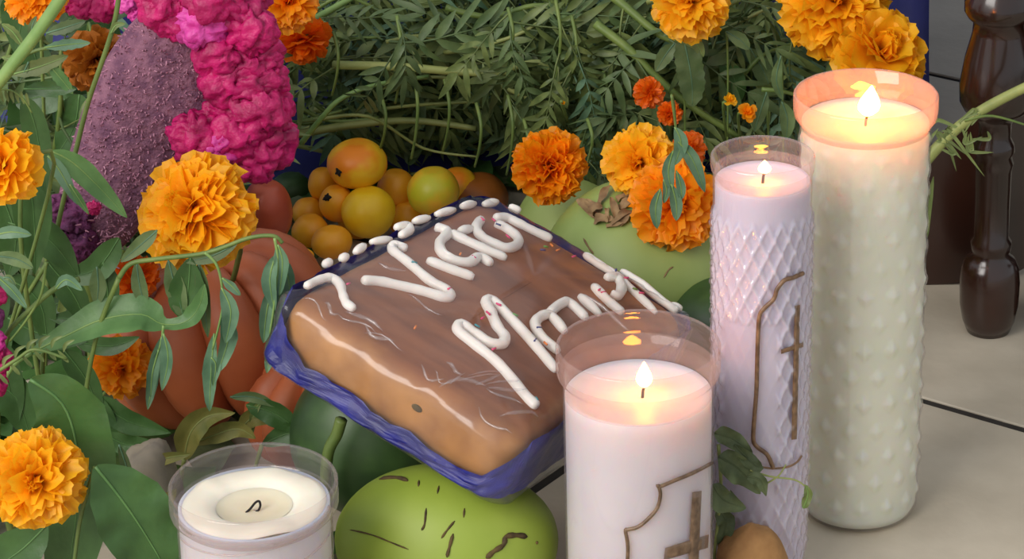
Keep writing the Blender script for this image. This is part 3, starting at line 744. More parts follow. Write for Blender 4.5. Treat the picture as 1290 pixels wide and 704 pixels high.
def lump(name, px, py, yy, r, mat, label, cat, amp=.12, seed=0):
    p = at_y(px, py, yy); p.z = r[2]
    root = thing(name, (p.x, yy, 0), label, cat)
    wpart('body', MB().ellipsoid(p, r, 30, 18, lambda d: amp * noise.noise(d * 1.7 + Vector((seed, 1, 0))) + .03 * noise.noise(d * 6)), mat, root)
    return root
lump('tuber', 948, 692, 1.360, (.0200, .0165, .0285), 'tuber', 'rough tan tuber on the floor between front and lilac candles', 'tuber', .14, 3)
lump('stone', 190, 606, 1.425, (.019, .018, .036), 'stone', 'grey-brown stone left of the short unlit candle', 'stone', .2, 8)

# ------------------------------------------------------------------ marigolds
def petal_mesh(kind, seed):
    """petal along +X, width along Y, outer face +Z; unit length; ruffled tip"""
    r = random.Random(seed); rows = []
    ns, nc = 6, 5
    prof = {'pom': [.08, .13, .20, .27, .30, .22], 'loose': [.06, .10, .15, .20, .22, .13], 'broad': [.12, .2, .3, .38, .38, .2]}[kind]
    for i in range(ns):
        t = i / (ns - 1); row = []
        for j in range(nc):
            q = -1 + 2 * j / (nc - 1); w = prof[i] * (1 + .12 * r.uniform(-1, 1))
            curl = {'pom': -.55, 'loose': -.22, 'broad': -.3}[kind] * t ** 2.7
            ruff = (.075 * math.sin(q * 5.2 + seed) * t ** 2 + .02 * r.uniform(-1, 1) * t)
            notch = (-.05 * abs(math.sin(q * 4.5 + seed * 1.3)) if i == ns - 1 else 0)
            row.append((t + notch, q * w, curl * .6 + ruff + .16 * (q * q) * t * (1 if kind != 'broad' else .6)))
        rows.append(row)
    return MB().grid(rows).mesh('petal')
PET = {}
for kind in ('pom', 'loose', 'broad'):
    for colr in ('petal_o', 'petal_y', 'petal_d', 'petal_b'):
        L = []
        for s_ in range(4):
            me = petal_mesh(kind, s_ + 3); me.materials.append(M[colr]); L.append(me)
        PET[kind, colr] = L
def marigold(px, py, Rpx, yy, axis, label, kind='pom', colr='petal_o', n=100, spread=112, stem_to=None, stem_mat='stem', small=False, flat=1.0):
    c = at_y(px, py, yy); R = Rpx * px_size(yy, c.z); axis = Vector(axis).normalized()
    rot = axis.to_track_quat('Z', 'Y')
    root = thing('marigold' if not small else 'marigold_bud', c, label, 'flower', 'marigold flowers')
    r = random.Random(int(px * 7 + py))
    # receptacle and calyx
    mb = MB().lathe([(R * .04, -R * .62), (R * .16, -R * .60), (R * .30, -R * .36), (R * .30, -R * .14), (R * .02, -R * .10)], 12)
    mb.v = [tuple(rot @ Vector(v)) for v in mb.v]; link('calyx', mb.mesh('calyx'), 'stem', root)
    meshes = PET[kind, colr]
    if kind != 'broad': n = int(n * 1.5)
    for i in range(n):
        t = (i + .5) / n
        th = math.radians(1 + spread * t ** .66 + r.uniform(-7, 7)); ph = i * 2.399963 + r.uniform(-.25, .25)
        d = Vector((math.sin(th) * math.cos(ph), math.sin(th) * math.sin(ph), math.cos(th)))
        tang = Vector((-math.sin(ph), math.cos(ph), 0)); face = d.cross(tang)   # face looks to the flower's centre
        if face.dot(Vector((0, 0, 1))) < 0: face = -face; tang = -tang
        m = Matrix((d, tang, -face)).transposed() if False else Matrix((d, face.cross(d), face)).transposed()
        ln = R * (1.0 if t > .25 else .90 + .4 * t) * r.uniform(.86, 1.08); wd = R * r.uniform(.62, .85)
        if kind != 'pom': wd = R * r.uniform(.8, 1.0)
        roll = Matrix.Rotation(r.uniform(-.7, .7), 3, 'X')
        m3 = rot.to_matrix() @ Matrix(((1, 0, 0), (0, 1, 0), (0, 0, flat))) @ m @ roll @ Matrix.Diagonal((ln, wd, R * .9))
        if i < 7: m3 = rot.to_matrix() @ m @ Matrix.Rotation(math.pi, 3, 'X') @ Matrix.Diagonal((R * .88, wd * .8, R * .6))
        o = link('petal', r.choice(meshes), None, root)
        base = rot @ (Vector((0, 0, -R * .10)))
        o.matrix_local = Matrix.Translation(base) @ m3.to_4x4()
    # stem down to its foot
    b = c - axis * R * .58
    if stem_to is None: stem_to = Vector((b.x, b.y + .03, .0))
    stem_to = Vector(stem_to); mid_ = b - axis * R * 1.1; mid_.z = max(mid_.z, .004)
    P = smooth_path([b, mid_, (mid_ + stem_to) / 2 + Vector((0, .008, -.004)), stem_to], 4)
    wpart('stem', MB().tube(P, [max(.0011, R * .055)] * len(P), 6), stem_mat, root)
    return root
marigold(44, 603, 63, 1.315, (.15, -.95, .35), 'big bright orange marigold at lower left against a broad leaf', 'pom', 'petal_y', 120, stem_to=(-.36, 1.40, 0))
marigold(2, 210, 50, 1.385, (-.5, -.6, .2), 'yellow marigold with broad petals, cut by the left edge', 'broad', 'petal_y', 60, 125, stem_to=(-.42, 1.5, 0))
marigold(244, 266, 74, 1.475, (-.35, -.72, .62), 'large orange marigold leaning against the cockscomb plume', 'pom', 'petal_y', 150, 118, stem_to=(-.30, 1.66, 0), flat=.92)
marigold(152, 462, 40, 1.53, (.0, -.9, .3), 'orange marigold partly hidden beneath the curved green leaf', 'pom', 'petal_o', 80, stem_to=(-.37, 1.58, 0))
marigold(172, 352, 30, 1.56, (.2, -.8, -.2), 'deep orange marigold under the large leaning one, behind leaves', 'pom', 'petal_d', 70, stem_to=(-.36, 1.6, 0))
marigold(44, -8, 40, 1.56, (.1, -.7, .5), 'yellow-orange marigold at the top left corner', 'pom', 'petal_o', 80, stem_to=(-.4, 1.65, 0))
marigold(178, 4, 22, 1.60, (.2, -.8, .5), 'small yellow marigold beside the plume top', 'pom', 'petal_y', 50, stem_to=(-.36, 1.66, 0))
marigold(122, 76, 42, 1.64, (.3, -.85, -.2), 'brownish orange marigold in shade left of the plume', 'broad', 'petal_b', 60, stem_to=(-.38, 1.68, 0))
marigold(362, 2, 40, 1.80, (.2, -.7, .5), 'orange marigold at top right of the cockscomb crest', 'pom', 'petal_o', 80, stem_to=(-.3, 1.96, 0))
marigold(382, 52, 36, 1.84, (.1, -.6, -.65), 'dark orange marigold hanging downward beside the crest', 'broad', 'petal_d', 60, 125, stem_to=(-.3, 1.98, .0))
marigold(870, 2, 49, 1.79, (.0, -.75, .55), 'orange marigold at the top edge above the greenery', 'pom', 'petal_y', 100, stem_to=(.0, 1.98, 0))
marigold(1052, 2, 70, 1.80, (.1, -.75, .55), 'largest yellow marigold above the tallest candle', 'pom', 'petal_y', 130, stem_to=(.10, 1.98, 0))
marigold(1108, 68, 62, 1.77, (.25, -.6, .65), 'yellow marigold right behind the tallest candle rim', 'broad', 'petal_y', 100, 112, stem_to=(.13, 1.9, 0))
marigold(692, 210, 50, 1.70, (-.05, -.9, .3), 'spiky loose orange marigold above the top edge of the loaf', 'loose', 'petal_o', 110, 105, stem_to=(-.07, 1.83, 0))
marigold(806, 204, 48, 1.66, (-.25, -.85, .35), 'upper one of two orange marigolds lying on the pale coconut', 'pom', 'petal_y', 110, stem_to=(-.01, 1.80, 0))
marigold(851, 258, 58, 1.628, (.1, -.9, .25), 'lower one of two orange marigolds lying on the pale coconut', 'pom', 'petal_o', 120, stem_to=(.04, 1.76, 0))
marigold(818, 117, 20, 1.79, (.3, -.8, .3), 'small deep orange marigold among leaves', 'pom', 'petal_d', 50, stem_to=(-.02, 1.95, 0))
marigold(843, 143, 17, 1.77, (.0, -.9, .2), 'small orange marigold just above the coconut flowers', 'loose', 'petal_d', 45, stem_to=(.0, 1.93, 0))
marigold(868, 188, 24, 1.72, (.3, -.7, .5), 'orange marigold half hidden behind the coconut pair', 'pom', 'petal_d', 55, stem_to=(.02, 1.86, 0))
marigold(919, 126, 11, 1.76, (.4, -.5, .7), 'tiny half-open yellow marigold bud left of the tall candles', 'broad', 'petal_y', 14, 80, stem_to=(.045, 1.93, 0), small=True)
marigold(941, 141, 14, 1.76, (.4, -.6, .5), 'tiny yellow-orange marigold bud next to the lilac candle rim', 'broad', 'petal_o', 16, 80, stem_to=(.055, 1.93, 0), small=True)
marigold(709, 130, 7, 1.79, (.1, -.8, .5), 'closed pale green flower bud among the stems', 'broad', 'petal_y', 6, 30, stem_to=(-.06, 1.95, 0), small=True)

# ------------------------------------------------------------------ cockscomb plume
ck_c = at_y(170, 200, 1.60)
ck = thing('cockscomb', (ck_c.x, 1.62, 0), 'purple velvet cockscomb flower with ruffled magenta crest', 'flower')
outl = [(62, 318), (70, 262), (84, 205), (100, 150), (122, 96), (150, 48), (182, 14), (222, -6), (262, 20), (290, 70), (296, 120), (280, 160), (256, 190), (236, 216), (206, 250), (178, 286), (148, 316), (112, 332), (84, 334)]
cen = (180, 150); mb = MB(); YB = 1.565
rows_f = []
olp = [Vector((a, b)) for a, b in outl]
olp = [Vector((p.x, p.y)) for p in smooth_path([Vector((p.x, p.y, 0)) for p in olp + [olp[0]]], 5)][:-1]
def axis_pt(p):  # spine of the fan
    t = min(max((330 - p.y) / 340, 0), 1); return Vector((110 + 120 * t, 325 - 300 * t)) 
for side in (-1, 1):
    rows = []
    for k in range(13):
        q = k / 12; row = []
        for p in olp:
            c_ = Vector(cen).lerp(axis_pt(p), .75); m_ = c_.lerp(p, q)
            th_ = .020 * math.sqrt(max(0, 1 - q ** 2.6)) + .0016 * noise.noise(Vector((m_.x * .06, m_.y * .06, side * 3)))
            w_ = at_y(m_.x, m_.y, YB); w_.y += side * th_ ; row.append(w_)
        rows.append(row)
    mb.grid(rows if side > 0 else rows[::-1], True)
body = wpart('velvet_body', mb, 'purple_plush', ck, 'dusty purple velvety flower body')
# seed flecks: far too many to count
tree = bvh_of(body); mb = MB(); rr_ = random.Random(21)
for k in range(1900):
    a, b = rr_.uniform(60, 300), rr_.uniform(0, 335)
    hit = tree.ray_cast(CAMP, ray(a, b).normalized())
    if hit[0]:
        nn = hit[1] if hit[1].y < 0 else -hit[1]
        d = (nn + Vector((rr_.uniform(-.8, .8), rr_.uniform(-.4, .4), rr_.uniform(-.8, .8)))).normalized()
        mb.tube([hit[0] - d * .0004, hit[0] + d * rr_.uniform(.0010, .0026)], [.0006, .0003], 4, False)
tag(wpart('seed_flecks', mb, 'purple_pale', ck, 'tiny pale pink seed flecks'), kind='stuff')
def ruffle(px, py, r, yy, mat, seed, name='crest_fold', root=ck, sq=(1, .8, 1)):
    c = at_y(px, py, yy); R = r * px_size(yy, c.z)
    rr = random.Random(seed); ph = rr.uniform(0, 6); tilt = rr.uniform(0, 3.14)
    ca, sa = math.cos(tilt), math.sin(tilt)
    def dsp(d):
        u = d.x * ca + d.z * sa; v = -d.x * sa + d.z * ca
        w = noise.noise(d * 1.8 + Vector((seed, 0, 0)))
        f1 = abs(math.sin(u * 3.3 + w * 4.2 + ph)) ** .6; f2 = abs(math.sin(v * 2.2 + w * 3.0))
        w2 = noise.noise(d * 4.5 + Vector((0, seed, 0)))
        return .42 * f1 + .10 * f2 + .26 * w + .07 * w2 - .36
    return wpart(name, MB().ellipsoid(c, (R * sq[0], R * sq[1], R * sq[2]), 44, 28, dsp), mat, root)
crest = [(205, 4, 26), (236, 2, 28), (262, -8, 30), (296, 8, 30), (222, 22, 22), (256, 28, 26), (290, 40, 28), (318, 38, 24), (276, 66, 24), (306, 74, 28), (330, 70, 20), (286, 102, 26), (316, 106, 28), (338, 104, 20),
         (292, 134, 24), (322, 138, 28), (344, 140, 20), (268, 152, 24), (300, 168, 26), (334, 172, 28), (352, 168, 16), (244, 172, 24), (320, 198, 24), (346, 190, 18), (276, 184, 20), (234, 184, 14), (330, 214, 12)]
for i, (a, b, r) in enumerate(crest):
    ruffle(a, b, r * 1.28, 1.548 + .006 * math.sin(i * 2.3) + (.012 if a > 325 else 0), 'magenta_pale' if (a, b) in ((276, 184), (256, 28)) else 'magenta', i + 1)
for i, (a, b, r) in enumerate([(105, 4, 20), (128, 8, 20), (90, -6, 22)]): ruffle(a, b, r, 1.61, 'magenta', 40 + i)
for i, (a, b, r) in enumerate([(160, 2, 15), (172, 18, 10)]): ruffle(a, b, r, 1.58, 'magenta_pale', 60 + i)
for i, (a, b, r) in enumerate([(76, 300, 24), (96, 275, 22), (104, 306, 22), (70, 262, 16)]): ruffle(a, b, r, 1.545, 'purple_dark', 50 + i, 'lower_plume')
ruffle(118, 262, 9, 1.53, 'magenta', 70, 'lower_plume'); 
mb = MB()
for k in range(60):
    a, b = rr_.gauss(132, 14), rr_.gauss(300, 14); p = at_y(a, b, 1.545 + rr_.uniform(-.01, .0))
    d = Vector((rr_.uniform(-1, 1), -.5, rr_.uniform(-.4, 1))).normalized() * rr_.uniform(.002, .005)
    mb.tube([p, p + d], [.0006, .0003], 4, False)
tag(wpart('pale_bristles', mb, 'purple_pale', ck, 'pale pinkish bristles at the plume base'), kind='stuff')
pb = at_y(105, 325, 1.565)
wpart('stem', MB().tube(smooth_path([pb + Vector((0, 0, .01)), pb + Vector((.0, .02, -.06)), Vector((pb.x - .01, 1.62, 0))], 5), [.006] * 11, 8), 'stem', ck)
ck2 = thing('cockscomb', (at_y(-6, 440, 1.40).x, 1.42, 0), 'small magenta cockscomb at the left edge above the front marigold', 'flower')
for i, (a, b, r, m_) in enumerate([(-4, 455, 18, 'magenta'), (-8, 484, 16, 'magenta'), (-6, 430, 14, 'magenta_pale'), (-6, 372, 13, 'magenta'), (-14, 400, 18, 'purple_dark')]):
    ruffle(a, b, r, 1.40, m_, 80 + i, 'crest_fold', ck2)
wpart('stem', MB().tube([at_y(-10, 480, 1.40), at_y(-12, 560, 1.405), Vector((ck2.location.x, 1.42, 0))], .003, 7), 'stem', ck2)

# ------------------------------------------------------------------ leaves and stems traced at the front left
def to_world(pts, yy, dy=0):
    n = len(pts); return [at_y(a, b, yy + dy * i / max(n - 1, 1)) for i, (a, b) in enumerate(pts)]
def leaf_part(root, pts, hw, yy, mat, dy=0, normal=(0, -1, .35), fold=.25, wave=.12, widths=None, teeth=0, rib=True, name='leaf', seed=0):
    P = to_world(pts, yy, dy); s_ = px_size(yy, .1); W = [w * hw * s_ for w in (widths or LANCE)]
    o = wpart(name, blade(P, W, normal, fold, wave, 6, 6, seed, teeth), mat, root)
    if rib:
        Q = smooth_path(P, 4); nn = Vector(normal).normalized()
        mb = MB().tube([q + nn * .0001 for q in Q], [max(.0006, hw * s_ * .05) * (1 - .8 * i / (len(Q) - 1)) for i in range(len(Q))], 5)
        L = Vector(root.location); mb.v = [tuple(Vector(p) - L) for p in mb.v]
        link('midrib', mb.mesh('midrib'), {'leaf_dry': 'stem_olive', 'leaf_deep': 'leaf_fresh', 'leaf_wilt': 'leaf_wilt', 'leaf_grey': 'leaf_blue'}.get(mat, 'stem_pale'), o)
    return o
def stem_part(root, pts, rpx, yy, mat, dy=0, taper=.7, name='stem'):
    P = smooth_path(to_world(pts, yy, dy), 5); s_ = px_size(yy, .1); n = len(P)
    return wpart(name, MB().tube(P, [rpx * s_ * (1 - (1 - taper) * i / (n - 1)) for i in range(n)], 7), mat, root)
def root_at(name, px, py, yy, label, cat='leaf', group=None):
    p = at_y(px, py, yy); return thing(name, (p.x, yy, 0), label, cat, group)
BROAD = [.15, .7, .98, 1, .92, .7, .35, .03]
r = root_at('broad_leaf', 90, 690, 1.355, 'broad dark green leaf behind the big front marigold', group='broad leaves at the lower left')
leaf_part(r, [(38, 478), (78, 508), (96, 560), (98, 630), (84, 735)], 50, 1.352, 'leaf_deep', widths=[.1, .62, .95, 1, .95, .8, .5], wave=.1, fold=.2)
stem_part(r, [(84, 735), (80, 790), (78, 870)], 4, 1.352, 'stem')
r = root_at('broad_leaf', 220, 720, 1.318, 'broad green leaf between the front marigold and the unlit candle', group='broad leaves at the lower left')
leaf_part(r, [(120, 588), (150, 625), (178, 665), (208, 715), (235, 765)], 48, 1.318, 'leaf_deep', widths=[.1, .7, 1, 1, .9, .6, .1], wave=.1, fold=.15, normal=(.2, -.8, .6))
stem_part(r, [(120, 588), (100, 660), (90, 760), (88, 880)], 3, 1.322, 'stem')
r = root_at('broad_leaf', 20, 700, 1.36, 'dark leaf under the big front marigold at the corner', group='broad leaves at the lower left')
leaf_part(r, [(60, 660), (30, 690), (-10, 720), (-60, 770)], 34, 1.335, 'leaf_deep', wave=.1)
r = root_at('curved_leaf', 160, 400, 1.43, 'long pale green leaf curling up at its tip over the squash')
leaf_part(r, [(40, 444), (85, 422), (130, 402), (178, 396), (204, 408), (232, 406), (250, 388), (258, 358)], 25, 1.43, 'leaf_fresh', widths=[.12, .5, .8, 1, 1, .75, .28, .36, .5, .4, .04], wave=.08, fold=.28, normal=(.05, -.7, .7))
stem_part(r, [(40, 444), (10, 470), (-20, 560), (-26, 700)], 4, 1.43, 'stem_pale')
r = root_at('leaf_spray', 60, 200, 1.45, 'spray of fresh lance-shaped leaves in front of the plume base')
leaf_part(r, [(64, 190), (92, 205), (125, 236), (160, 274)], 15, 1.45, 'leaf_fresh')
leaf_part(r, [(60, 196), (76, 216), (98, 258)], 9, 1.445, 'leaf_blue')
leaf_part(r, [(88, 232), (98, 248), (112, 270)], 5, 1.442, 'leaf_fresh')
leaf_part(r, [(30, 120), (46, 165), (58, 245)], 17, 1.455, 'leaf_deep')
leaf_part(r, [(28, 200), (42, 260), (44, 345)], 26, 1.47, 'leaf_deep', widths=BROAD)
stem_part(r, [(64, 190), (46, 184), (30, 205), (26, 300), (40, 420), (60, 560), (60, 700)], 2.6, 1.46, 'stem', taper=1.3)
r = root_at('thick_stem', 0, 110, 1.42, 'thick pale green stem slanting across the top left corner', 'stem')
stem_part(r, [(92, -30), (74, 2), (42, 48), (0, 102), (-40, 160), (-60, 300), (-60, 520), (-50, 740)], 8, 1.42, 'stem_pale', taper=1)
r = root_at('thin_stem', 110, 130, 1.50, 'thin green stem crossing the left side of the plume', 'stem')
stem_part(r, [(152, -25), (146, 20), (134, 62), (112, 126), (98, 180), (70, 300), (55, 430), (50, 620)], 3.2, 1.51, 'stem', taper=1)
leaf_part(r, [(140, 42), (146, 32), (158, 30)], 4, 1.508, 'leaf_olive')
r = root_at('leaf_spray', 60, 60, 1.44, 'spray of pale serrated leaves at the upper left corner')
for pts, hw, m_ in [([(58, 42), (84, 34), (108, 26)], 8, 'leaf_grey'), ([(56, 60), (86, 56), (114, 54)], 7, 'leaf_blue'), ([(14, 94), (50, 84), (86, 70)], 10, 'leaf_olive'), ([(62, 82), (76, 98), (92, 118)], 8, 'leaf_fresh'),
                     ([(30, 112), (62, 112), (96, 112)], 10, 'leaf_deep'), ([(30, 60), (16, 40), (2, 30)], 6, 'leaf_olive'), ([(34, 66), (20, 74), (2, 72)], 6, 'leaf_olive'), ([(44, 54), (40, 36), (46, 20)], 5, 'leaf_grey'), ([(36, 78), (28, 96), (24, 104)], 5, 'leaf_grey')]:
    leaf_part(r, pts, hw, 1.44, m_, teeth=.10)
stem_part(r, [(66, 60), (40, 66), (10, 90), (-30, 150), (-50, 300), (-50, 500), (-40, 760)], 2.4, 1.444, 'stem')
r = root_at('leaf_spray', 10, 150, 1.43, 'feathery fern-like leaf at the left edge above the yellow marigold')
stem_part(r, [(-10, 112), (14, 114), (30, 126), (40, 142)], 1.4, 1.43, 'stem')
for k in range(7):
    a = -6 + k * 6.5; b = 112 + .05 * k ** 3.2 * .3
    leaf_part(r, [(a, b), (a + 1, b + 7), (a + 4, b + 17)], 2.2, 1.43, 'leaf_olive', rib=False, name='leaflet')
stem_part(r, [(-10, 112), (-30, 150), (-50, 320), (-45, 760)], 2, 1.432, 'stem')
r = root_at('leaf_spray', 0, 350, 1.39, 'pale leaf tips reaching in from the left edge at mid height')
for pts, hw, m_ in [([(-12, 298), (14, 292), (40, 296)], 8, 'leaf_blue'), ([(-12, 322), (20, 326), (42, 338)], 9, 'leaf_grey'), ([(-6, 346), (14, 364), (34, 388)], 7, 'leaf_blue'), ([(4, 350), (12, 350), (20, 360)], 4, 'leaf_grey')]:
    leaf_part(r, pts, hw, 1.39, m_)
stem_part(r, [(100, 352), (72, 362), (40, 388), (10, 418), (-10, 450)], 4, 1.41, 'stem')
stem_part(r, [(58, 330), (52, 370), (34, 402), (12, 430)], 2, 1.40, 'stem')
leaf_part(r, [(70, 364), (84, 352), (104, 366)], 7, 1.405, 'leaf_blue')
stem_part(r, [(-10, 298), (-12, 380), (-14, 560), (-10, 740)], 2.5, 1.392, 'stem')
r = root_at('leaf_spray', 40, 450, 1.385, 'feathery hairy sprig above the big front marigold')
stem_part(r, [(-6, 470), (22, 452), (44, 440), (84, 452)], 2.6, 1.385, 'stem')
for k in range(12):
    t = k / 11; a, b = -4 + 84 * t, 468 - 30 * math.sin(t * 2.2); sgn = -1 if k % 2 else 1
    leaf_part(r, [(a, b), (a + 6 + 3 * sgn, b + sgn * 10), (a + 14, b + sgn * 16)], 2.6, 1.385, 'leaf_olive', rib=False, name='leaflet')
stem_part(r, [(-6, 470), (-14, 560), (-10, 740)], 2.6, 1.387, 'stem')
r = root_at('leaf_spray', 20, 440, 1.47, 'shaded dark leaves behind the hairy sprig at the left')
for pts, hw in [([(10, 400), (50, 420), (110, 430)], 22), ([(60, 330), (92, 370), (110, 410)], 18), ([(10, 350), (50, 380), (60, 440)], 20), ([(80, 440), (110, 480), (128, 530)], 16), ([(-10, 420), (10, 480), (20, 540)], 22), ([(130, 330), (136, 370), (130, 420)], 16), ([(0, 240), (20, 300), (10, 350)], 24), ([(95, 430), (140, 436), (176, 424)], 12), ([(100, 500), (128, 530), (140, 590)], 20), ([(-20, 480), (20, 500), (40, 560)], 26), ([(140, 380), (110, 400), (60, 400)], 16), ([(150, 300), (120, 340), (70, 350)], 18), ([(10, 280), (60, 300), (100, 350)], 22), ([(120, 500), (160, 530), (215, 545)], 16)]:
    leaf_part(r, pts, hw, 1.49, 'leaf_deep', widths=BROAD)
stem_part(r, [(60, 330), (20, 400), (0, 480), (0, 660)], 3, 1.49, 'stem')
# wilted sprig hanging over the squash
r = root_at('wilted_sprig', 260, 330, 1.42, 'wilted sprig with hanging blue-green leaves draped over the squash')
stem_part(r, [(150, 350), (165, 332), (200, 326), (262, 318), (312, 300), (344, 297), (356, 306)], 3.4, 1.425, 'stem', taper=.7)
stem_part(r, [(258, 318), (272, 332), (279, 356), (280, 390), (268, 440)], 2, 1.42, 'stem_pale')
stem_part(r, [(346, 300), (350, 330), (346, 380), (340, 420)], 2, 1.415, 'stem_pale')
stem_part(r, [(206, 410), (203, 440), (196, 490)], 2, 1.425, 'stem_pale')
H_ = [([(279, 362), (291, 392), (284, 432)], 9), ([(280, 398), (288, 424), (274, 470)], 9), ([(270, 420), (266, 470), (264, 518)], 8), ([(280, 350), (292, 360), (303, 372)], 5), ([(266, 450), (272, 460), (268, 486)], 5),
      ([(350, 318), (362, 345), (366, 376)], 9), ([(348, 320), (340, 352), (346, 392)], 8), ([(346, 352), (336, 392), (332, 432)], 8), ([(346, 392), (346, 424), (336, 470)], 8), ([(350, 308), (356, 330), (352, 372)], 8), ([(344, 350), (352, 372), (348, 404)], 6),
      ([(204, 424), (196, 462), (186, 516)], 7), ([(206, 420), (212, 452), (204, 492)], 7), ([(200, 440), (192, 470), (190, 500)], 6)]
for i, (pts, hw) in enumerate(H_):
    leaf_part(r, pts, hw * 1.25, 1.415 + .004 * (i % 3), 'leaf_blue', fold=.5, seed=i, normal=(.3 * math.sin(i * 2), -1, .1))
for i, (pts, hw) in enumerate([([(198, 290), (180, 306), (152, 330)], 10), ([(172, 330), (176, 360), (184, 390)], 10), ([(122, 336), (124, 360), (122, 384)], 11), ([(212, 328), (222, 365), (232, 402)], 13), ([(240, 325), (236, 372), (226, 400)], 24), ([(250, 330), (256, 370), (262, 425)], 9), ([(300, 305), (268, 322), (232, 330)], 9)]):
    leaf_part(r, pts, hw, 1.435, 'leaf_grey' if i != 4 else 'leaf_deep', fold=.3, seed=i)
stem_part(r, [(150, 350), (120, 430), (100, 560), (96, 700)], 3.4, 1.43, 'stem')
# dry leaves and husks round the unlit candle
r = root_at('dry_husk', 255, 570, 1.47, 'curled yellow-green husk behind the unlit candle')
leaf_part(r, [(232, 578), (240, 545), (262, 524), (296, 520)], 17, 1.455, 'leaf_dry', fold=.7, wave=.2, widths=BROAD)
leaf_part(r, [(240, 560), (270, 548), (300, 540), (322, 552)], 12, 1.46, 'leaf_dry', fold=.5, wave=.2)
leaf_part(r, [(184, 590), (206, 578), (240, 572)], 8, 1.42, 'leaf_dry', fold=.5)
leaf_part(r, [(196, 640), (210, 630), (222, 616)], 9, 1.38, 'leaf_dry', fold=.4)
leaf_part(r, [(150, 560), (160, 590), (172, 640)], 7, 1.40, 'leaf_grey', fold=.4)
stem_part(r, [(232, 578), (228, 610), (228, 660)], 3, 1.455, 'stem_olive')
r = root_at('dry_leaf', 340, 550, 1.47, 'withered dark leaves lying between the squash and unlit candle')
for pts, hw, m_ in [([(300, 545), (320, 525), (352, 530)], 12, 'leaf_dry'), ([(310, 510), (345, 520), (380, 545)], 16, 'leaf_deep'), ([(330, 560), (370, 545), (410, 560)], 15, 'leaf_deep'), ([(290, 500), (320, 500), (350, 512)], 7, 'leaf_grey'), ([(330, 505), (320, 520), (318, 548)], 5, 'leaf_olive'), ([(380, 520), (410, 540), (440, 545)], 13, 'leaf_dry'), ([(130, 545), (160, 560), (200, 560)], 14, 'leaf_deep'), ([(110, 560), (140, 600), (150, 650)], 12, 'leaf_deep')]:
    leaf_part(r, pts, hw, 1.475, m_, fold=.4, wave=.25)
stem_part(r, [(330, 560), (320, 600), (320, 650)], 3, 1.475, 'stem_olive')
r = root_at('green_stalk', 412, 585, 1.42, 'short green stalk standing right of the unlit candle', 'stem')
stem_part(r, [(430, 528), (424, 548), (414, 568), (410, 600), (408, 660), (406, 730)], 8, 1.42, 'stem', taper=.9)
# withered leaves by the front candle
r = root_at('dry_leaf', 925, 600, 1.372, 'crumpled grey-green leaves between the front and lilac candles')
for i, (pts, hw, m_) in enumerate([([(900, 545), (922, 552), (948, 570)], 12, 'leaf_wilt'), ([(905, 575), (930, 590), (958, 622)], 18, 'leaf_wilt'), ([(898, 610), (912, 630), (940, 640)], 16, 'leaf_wilt'), ([(905, 640), (915, 660), (905, 690)], 12, 'leaf_wilt'), ([(925, 560), (950, 585), (962, 590)], 9, 'leaf_wilt'), ([(940, 600), (958, 605), (965, 625)], 8, 'leaf_wilt'), ([(1012, 640), (1018, 622), (1014, 610)], 6, 'leaf_olive')]):
    leaf_part(r, pts, hw, 1.366 - .004 * (i % 3), m_, fold=.4, wave=.7, widths=BROAD, seed=i)
stem_part(r, [(945, 592), (970, 600), (1000, 604), (1014, 612)], 1.4, 1.362, 'stem_olive')
stem_part(r, [(960, 612), (980, 600), (990, 585)], 1.3, 1.362, 'stem_olive')
stem_part(r, [(905, 560), (908, 620), (900, 700), (898, 800)], 2.5, 1.366, 'stem_olive')

# ------------------------------------------------------------------ bundle of marigold greenery at the back
def compound_leaf(seed, mat):
    """feathery leaf: rachis along +X drooping, pairs of lance leaflets; about 7 cm"""
    r = random.Random(seed); mb = MB(); L = r.uniform(.055, .085); droop = r.uniform(.3, 1.5); n = 7
    P = []; p = Vector((0, 0, 0)); ang = r.uniform(-.1, .3)
    yaw = 0
    for i in range(n):
        P.append(p.copy()); p = p + Vector((math.cos(ang) * math.cos(yaw), math.cos(ang) * math.sin(yaw), math.sin(ang))) * (L / (n - 1)); ang -= droop / n * 1.4; yaw += r.uniform(-.1, .1)
    mb.tube(P, [.0010 * (1 - .7 * i / (n - 1)) for i in range(n)], 4, False)
    def leaflet(o, d, up, ln, w):
        s = d.cross(up).normalized(); bend = r.uniform(.1, .9); rows = []
        for i, (t, k) in enumerate(((0, .2), (.22, .8), (.5, 1), (.78, .66), (1, .05))):
            q = o + d * (ln * t) - Vector((0, 0, 1)) * (ln * bend * t * t); e = w * k
            rows.append([q - s * e + up * e * .4, q, q + s * e + up * e * .4])
        mb.grid(rows)
    for i in range(2, n):
        tg = (P[i] - P[i - 1]).normalized(); lat = Vector((0, 1, 0)); up = tg.cross(lat).normalized()
        for sgn in (-1, 1):
            a = r.uniform(.6, 1.0); d = (tg * math.cos(a) + lat * sgn * math.sin(a) + up * r.uniform(-.5, .25)).normalized()
            leaflet(P[i], d, (up + lat * r.uniform(-.5, .5)).normalized(), r.uniform(.017, .032) * (1 - .2 * abs(i - 4) / 3), r.uniform(.0018, .0038))
    leaflet(P[-1], (P[-1] - P[-2]).normalized(), Vector((0, .2, 1)).normalized(), .028, .0034)
    me = mb.mesh('leaf'); me.materials.append(M[mat]); return me
LEAVES = [compound_leaf(100 + i, ('leaf_grey', 'leaf_olive', 'leaf_grey', 'leaf_blue' if i % 8 == 3 else 'leaf_olive')[i % 4]) for i in range(16)]
rl = random.Random(77)
